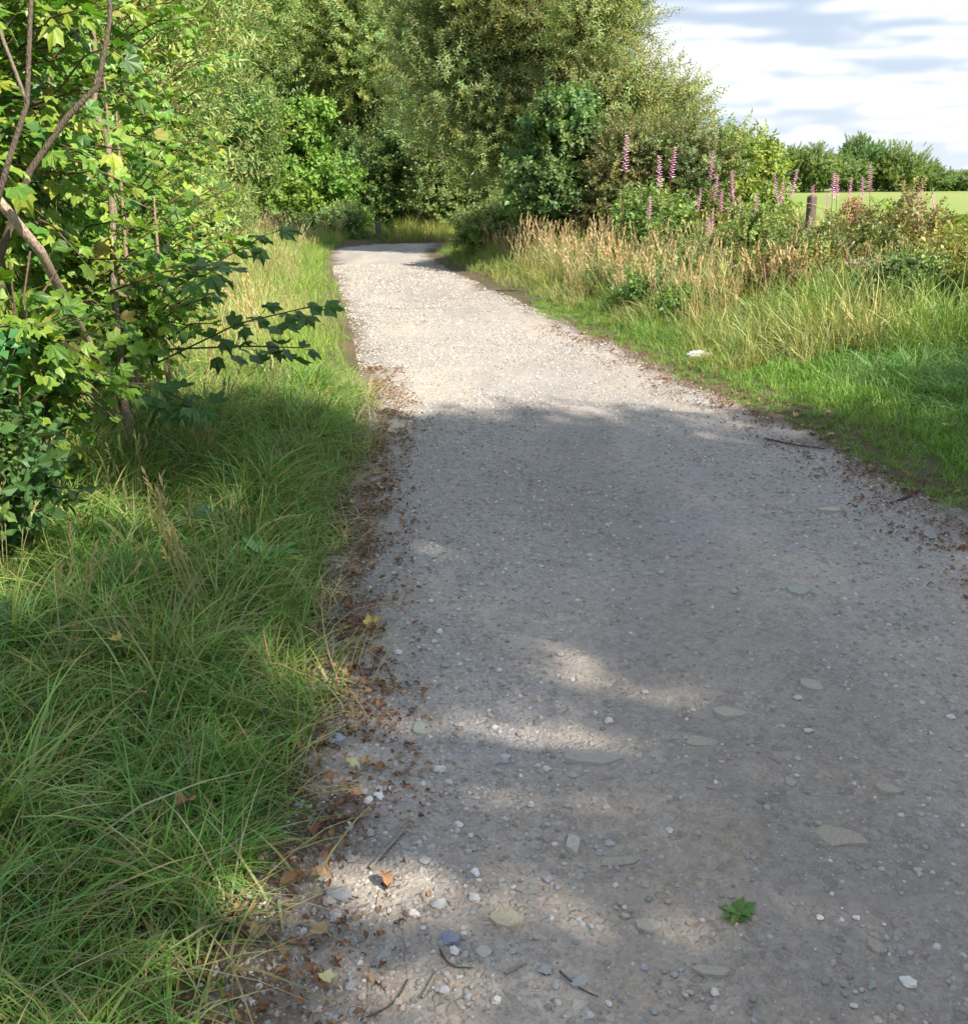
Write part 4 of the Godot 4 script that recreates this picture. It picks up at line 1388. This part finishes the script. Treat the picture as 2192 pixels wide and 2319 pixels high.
func build_litter() -> void:
	# crumbled leaf litter along both edges
	var root := base("leaf_litter", Vector3.ZERO, "crumbled brown leaf litter along the edges of the lane", "leaf litter")
	root.set_meta("kind", "stuff")
	var where := [[], [], [], []]
	var tints := [PackedColorArray(), PackedColorArray(), PackedColorArray(), PackedColorArray()]
	for i in 20000:
		var left := i % 5 < 3
		var z := rnd(-1.3, -8.0) if left else rnd(-3.2, -10.5)
		var d := (rng.randf() - rng.randf()) * 0.3 + 0.08
		if rng.randf() > 0.62 + 1.5 * broad_noise.get_noise_2d(z * 5.0, d * 14.0 + (3.0 if left else 70.0)): continue
		var x := edge(lane_left, z) + d if left else edge(lane_right, z) - d * 1.5
		var s := lerpf(0.008, 0.026, pow(rng.randf(), 2.0))
		var k := i % 4
		where[k].append(Transform3D(Basis.from_euler(Vector3(rnd(-0.6, 0.6), rnd(0, TAU), rnd(-0.6, 0.6))).scaled(Vector3(s, s, s)), on_lane(x, z) + Vector3(0, rnd(0.003, 0.014), 0)))
		tints[k].append(mixed([Color(0.21, 0.11, 0.06), Color(0.13, 0.075, 0.05), Color(0.32, 0.2, 0.1), Color(0.26, 0.15, 0.09)][rng.randi() % 4], 0.2))
	for k in 4: copies("scraps", S.fallen[4 + k], M.dry, where[k], tints[k], root).set_meta("kind", "stuff")
	# leaves one can tell apart: x, z, size, tone, lift, label
	var known := [
		[-0.41, -3.03, 0.075, 4, 0.02, "yellow fallen leaf on the litter at the left edge of the lane"],
		[-0.33, -2.19, 0.05, 5, 0.02, "cream coloured fallen leaf beside the white stones"],
		[-0.32, -1.49, 0.04, 5, 0.02, "pale yellow fallen leaf at the very bottom left of the lane"],
		[-0.36, -1.51, 0.035, 0, 0.015, "small red-brown leaf behind the pale yellow one"],
		[-0.47, -1.57, 0.05, 3, 0.02, "pinkish brown leaf on bare soil at the foot of the grass"],
		[-0.40, -1.77, 0.06, 1, 0.02, "long curled brown leaf at the grass edge, left of two"],
		[-0.35, -1.79, 0.05, 0, 0.02, "long curled brown leaf at the grass edge, right of two"],
		[-0.23, -1.77, 0.05, 1, 0.02, "curled brown leaf at the lower end of the pale stick"],
		[-0.70, -1.86, 0.07, 1, 0.12, "large tan leaf caught in the lower grass"],
		[-0.93, -2.3, 0.06, 3, 0.16, "upright tan leaf caught in the middle of the grass"],
		[-1.08, -2.58, 0.045, 4, 0.16, "orange-yellow leaf caught high in the grass"],
		[-1.72, -3.75, 0.07, 3, 0.2, "pale tan leaf lying on flattened grass by the left edge"],
		[2.19, -6.03, 0.06, 5, 0.06, "pale yellow leaf on the right grass near the twig"],
		[2.66, -5.47, 0.05, 5, 0.10, "left of two pale leaves on the dark right grass"],
		[2.76, -5.49, 0.05, 5, 0.10, "right of two pale leaves on the dark right grass"],
		[2.14, -5.04, 0.05, 3, 0.02, "pale leaf on the brown litter at the right edge"],
	]
	for a in known:
		fallen(a[0], a[1], a[2], a[3], a[4], a[5], "")
	var words := ["red-brown fallen leaf in the litter along the left edge", "brown fallen leaf in the litter along the left edge", "dark withered leaf in the litter along the left edge", "tan fallen leaf in the litter along the left edge"]
	for i in 110:
		var z := rnd(-1.6, -5.2)
		fallen(edge(lane_left, z) + rnd(-0.06, 0.2), z, rnd(0.028, 0.055), i % 4, rnd(0.006, 0.02), words[i % 4], "fallen leaves along the left edge")
	for i in 60:
		var z := rnd(-3.6, -7.0)
		fallen(edge(lane_right, z) - rnd(-0.2, 0.22), z, rnd(0.03, 0.055), i % 4, rnd(0.006, 0.02), words[i % 4].replace("left", "right"), "fallen leaves along the right edge")


func fallen(x: float, z: float, size: float, tone: int, lift: float, label: String, group: String) -> void:
	var o := part("fallen_leaf", S.fallen[rng.randi() % 8], M["fallen_%d" % tone])
	o.position = on_lane(x, z) + Vector3(0, lift, 0)
	o.rotation = Vector3(rnd(-0.35, 0.35), rnd(0, TAU), rnd(-0.35, 0.35))
	o.scale = Vector3.ONE * size
	tag(o, label, "leaf", group)


func build_small_things() -> void:
	# sticks and straws: from, to, bow, radius, colour, label
	var sticks := [
		[Vector2(-0.26, -1.80), Vector2(-0.18, -1.97), 0.0, 0.0045, Color(0.48, 0.44, 0.38), "pale straight stick pointing at the leaf litter"],
		[Vector2(-0.34, -1.96), Vector2(-0.31, -2.07), 0.0, 0.003, Color(0.45, 0.36, 0.30), "short twig ending at a white pebble"],
		[Vector2(-0.12, -1.44), Vector2(-0.09, -1.51), 0.0, 0.0035, Color(0.46, 0.42, 0.34), "pale short stick at the bottom edge"],
		[Vector2(0.04, -1.50), Vector2(0.085, -1.53), 0.0, 0.003, Color(0.44, 0.40, 0.32), "short stick below the beige oblong stone"],
		[Vector2(0.15, -1.51), Vector2(0.22, -1.45), 0.005, 0.0025, Color(0.16, 0.13, 0.11), "dark straight twig at the bottom middle"],
		[Vector2(-0.09, -1.56), Vector2(-0.02, -1.51), 0.02, 0.002, Color(0.12, 0.10, 0.08), "dark bent twig below the white stone"],
		[Vector2(-0.23, -1.39), Vector2(-0.15, -1.49), 0.02, 0.0025, Color(0.13, 0.11, 0.09), "dark curved twig at the bottom left of the lane"],
		[Vector2(-0.23, -1.73), Vector2(-0.22, -1.42), 0.006, 0.0012, Color(0.52, 0.48, 0.36), "long thin straw running down the lane, left of two"],
		[Vector2(-0.17, -1.64), Vector2(-0.15, -1.50), 0.003, 0.0012, Color(0.50, 0.46, 0.36), "shorter thin straw, right of two"],
		[Vector2(1.71, -5.70), Vector2(2.0, -5.47), 0.03, 0.006, Color(0.13, 0.10, 0.09), "dark twig lying along the right edge of the lane"],
		[Vector2(2.04, -4.51), Vector2(2.29, -4.81), 0.03, 0.008, Color(0.15, 0.10, 0.08), "dark stick on the leaf litter at the right edge"],
		[Vector2(-0.54, -1.74), Vector2(-0.46, -1.61), 0.01, 0.0015, Color(0.45, 0.45, 0.22), "yellow-green straw bending out of the lower grass"],
		[Vector2(-0.40, -2.05), Vector2(-0.30, -1.99), 0.02, 0.002, Color(0.18, 0.13, 0.10), "dark thin twig among the litter leaves"],
	]
	for s in sticks:
		var a := on_lane(s[0].x, s[0].y)
		var b := on_lane(s[1].x, s[1].y)
		var side: Vector3 = (b - a).cross(Vector3.UP).normalized() * s[2]
		var p := Pieces.new()
		var pts := []
		var radii := []
		for i in 6:
			var t := i / 5.0
			pts.append(a.lerp(b, t) - a + side * sin(t * PI) + Vector3(0, s[3] + rnd(0, 0.004), 0))
			radii.append(s[3] * (1.0 - 0.4 * t) * rnd(0.85, 1.1))
		p.tube(pts, radii, 6, s[4])
		var o := part("twig", p.mesh(), M.bark)
		o.position = a
		tag(o, s[5], "twig", "twigs on the lane")
	# the weed in the middle of the lane
	var weed := base("weed", on_lane(0.55, -1.68), "small green weed growing alone in the near lane", "wild plant")
	for i in 16:
		var p := Pieces.new()
		var a := i * 2.4
		var c := Color(rnd(0.10, 0.2), rnd(0.26, 0.36), rnd(0.04, 0.09))
		var d := Vector3(cos(a), rnd(0.08, 0.6), sin(a)).normalized()
		p.leaf(d * 0.002, d, Vector3.UP, rnd(0.025, 0.055), rnd(0.012, 0.02), 0.15, c, true)
		part("leaf", p.mesh(), M.leaves, weed)
	# crumpled plastic bag
	var f := FastNoiseLite.new()
	f.seed = 8
	f.frequency = 1.1
	f.fractal_octaves = 4
	f.fractal_type = FastNoiseLite.FRACTAL_RIDGED
	var v := PackedVector3Array()
	var idx := PackedInt32Array()
	var c := PackedColorArray()
	for j in 19:
		for i in 33:
			var u := Vector3(cos(TAU * i / 32.0) * sin(PI * j / 18.0), cos(PI * j / 18.0), sin(TAU * i / 32.0) * sin(PI * j / 18.0))
			var q := u * Vector3(0.16, 0.06, 0.10) * (0.85 + 0.3 * f.get_noise_3dv(u * 1.5))
			v.append(q + Vector3(0, 0.05, 0))
			c.append(Color.WHITE)
	for j in 18:
		for i in 32:
			var a := j * 33 + i
			idx.append_array([a, a + 1, a + 34, a, a + 34, a + 33])
	var bag := base("plastic_bag", on_ground(1.84, -8.3), "crumpled white plastic bag on the right grass edge", "litter")
	bag.scale = Vector3.ONE * 0.62
	part("film", indexed_flat(v, idx), M.plastic, bag)
	for s in [-1.0, 1.0]:
		var h := Pieces.new()
		var pts := []
		for i in 9:
			var t := PI * i / 8.0
			pts.append(Vector3(0.12 + 0.09 * sin(t), 0.06 + 0.02 * sin(t * 2), s * 0.03 + 0.03 * cos(t)))
		h.tube(pts, [0.01, 0.012, 0.011, 0.012, 0.013, 0.012, 0.011, 0.012, 0.01], 4, Color.WHITE)
		part("handle", h.mesh(), M.plastic, bag)


func indexed_flat(v: PackedVector3Array, idx: PackedInt32Array) -> ArrayMesh:
	var p := Pieces.new()
	for k in range(0, idx.size(), 3):
		p.tri(v[idx[k]], v[idx[k + 1]], v[idx[k + 2]], Color.WHITE)
	return p.mesh()
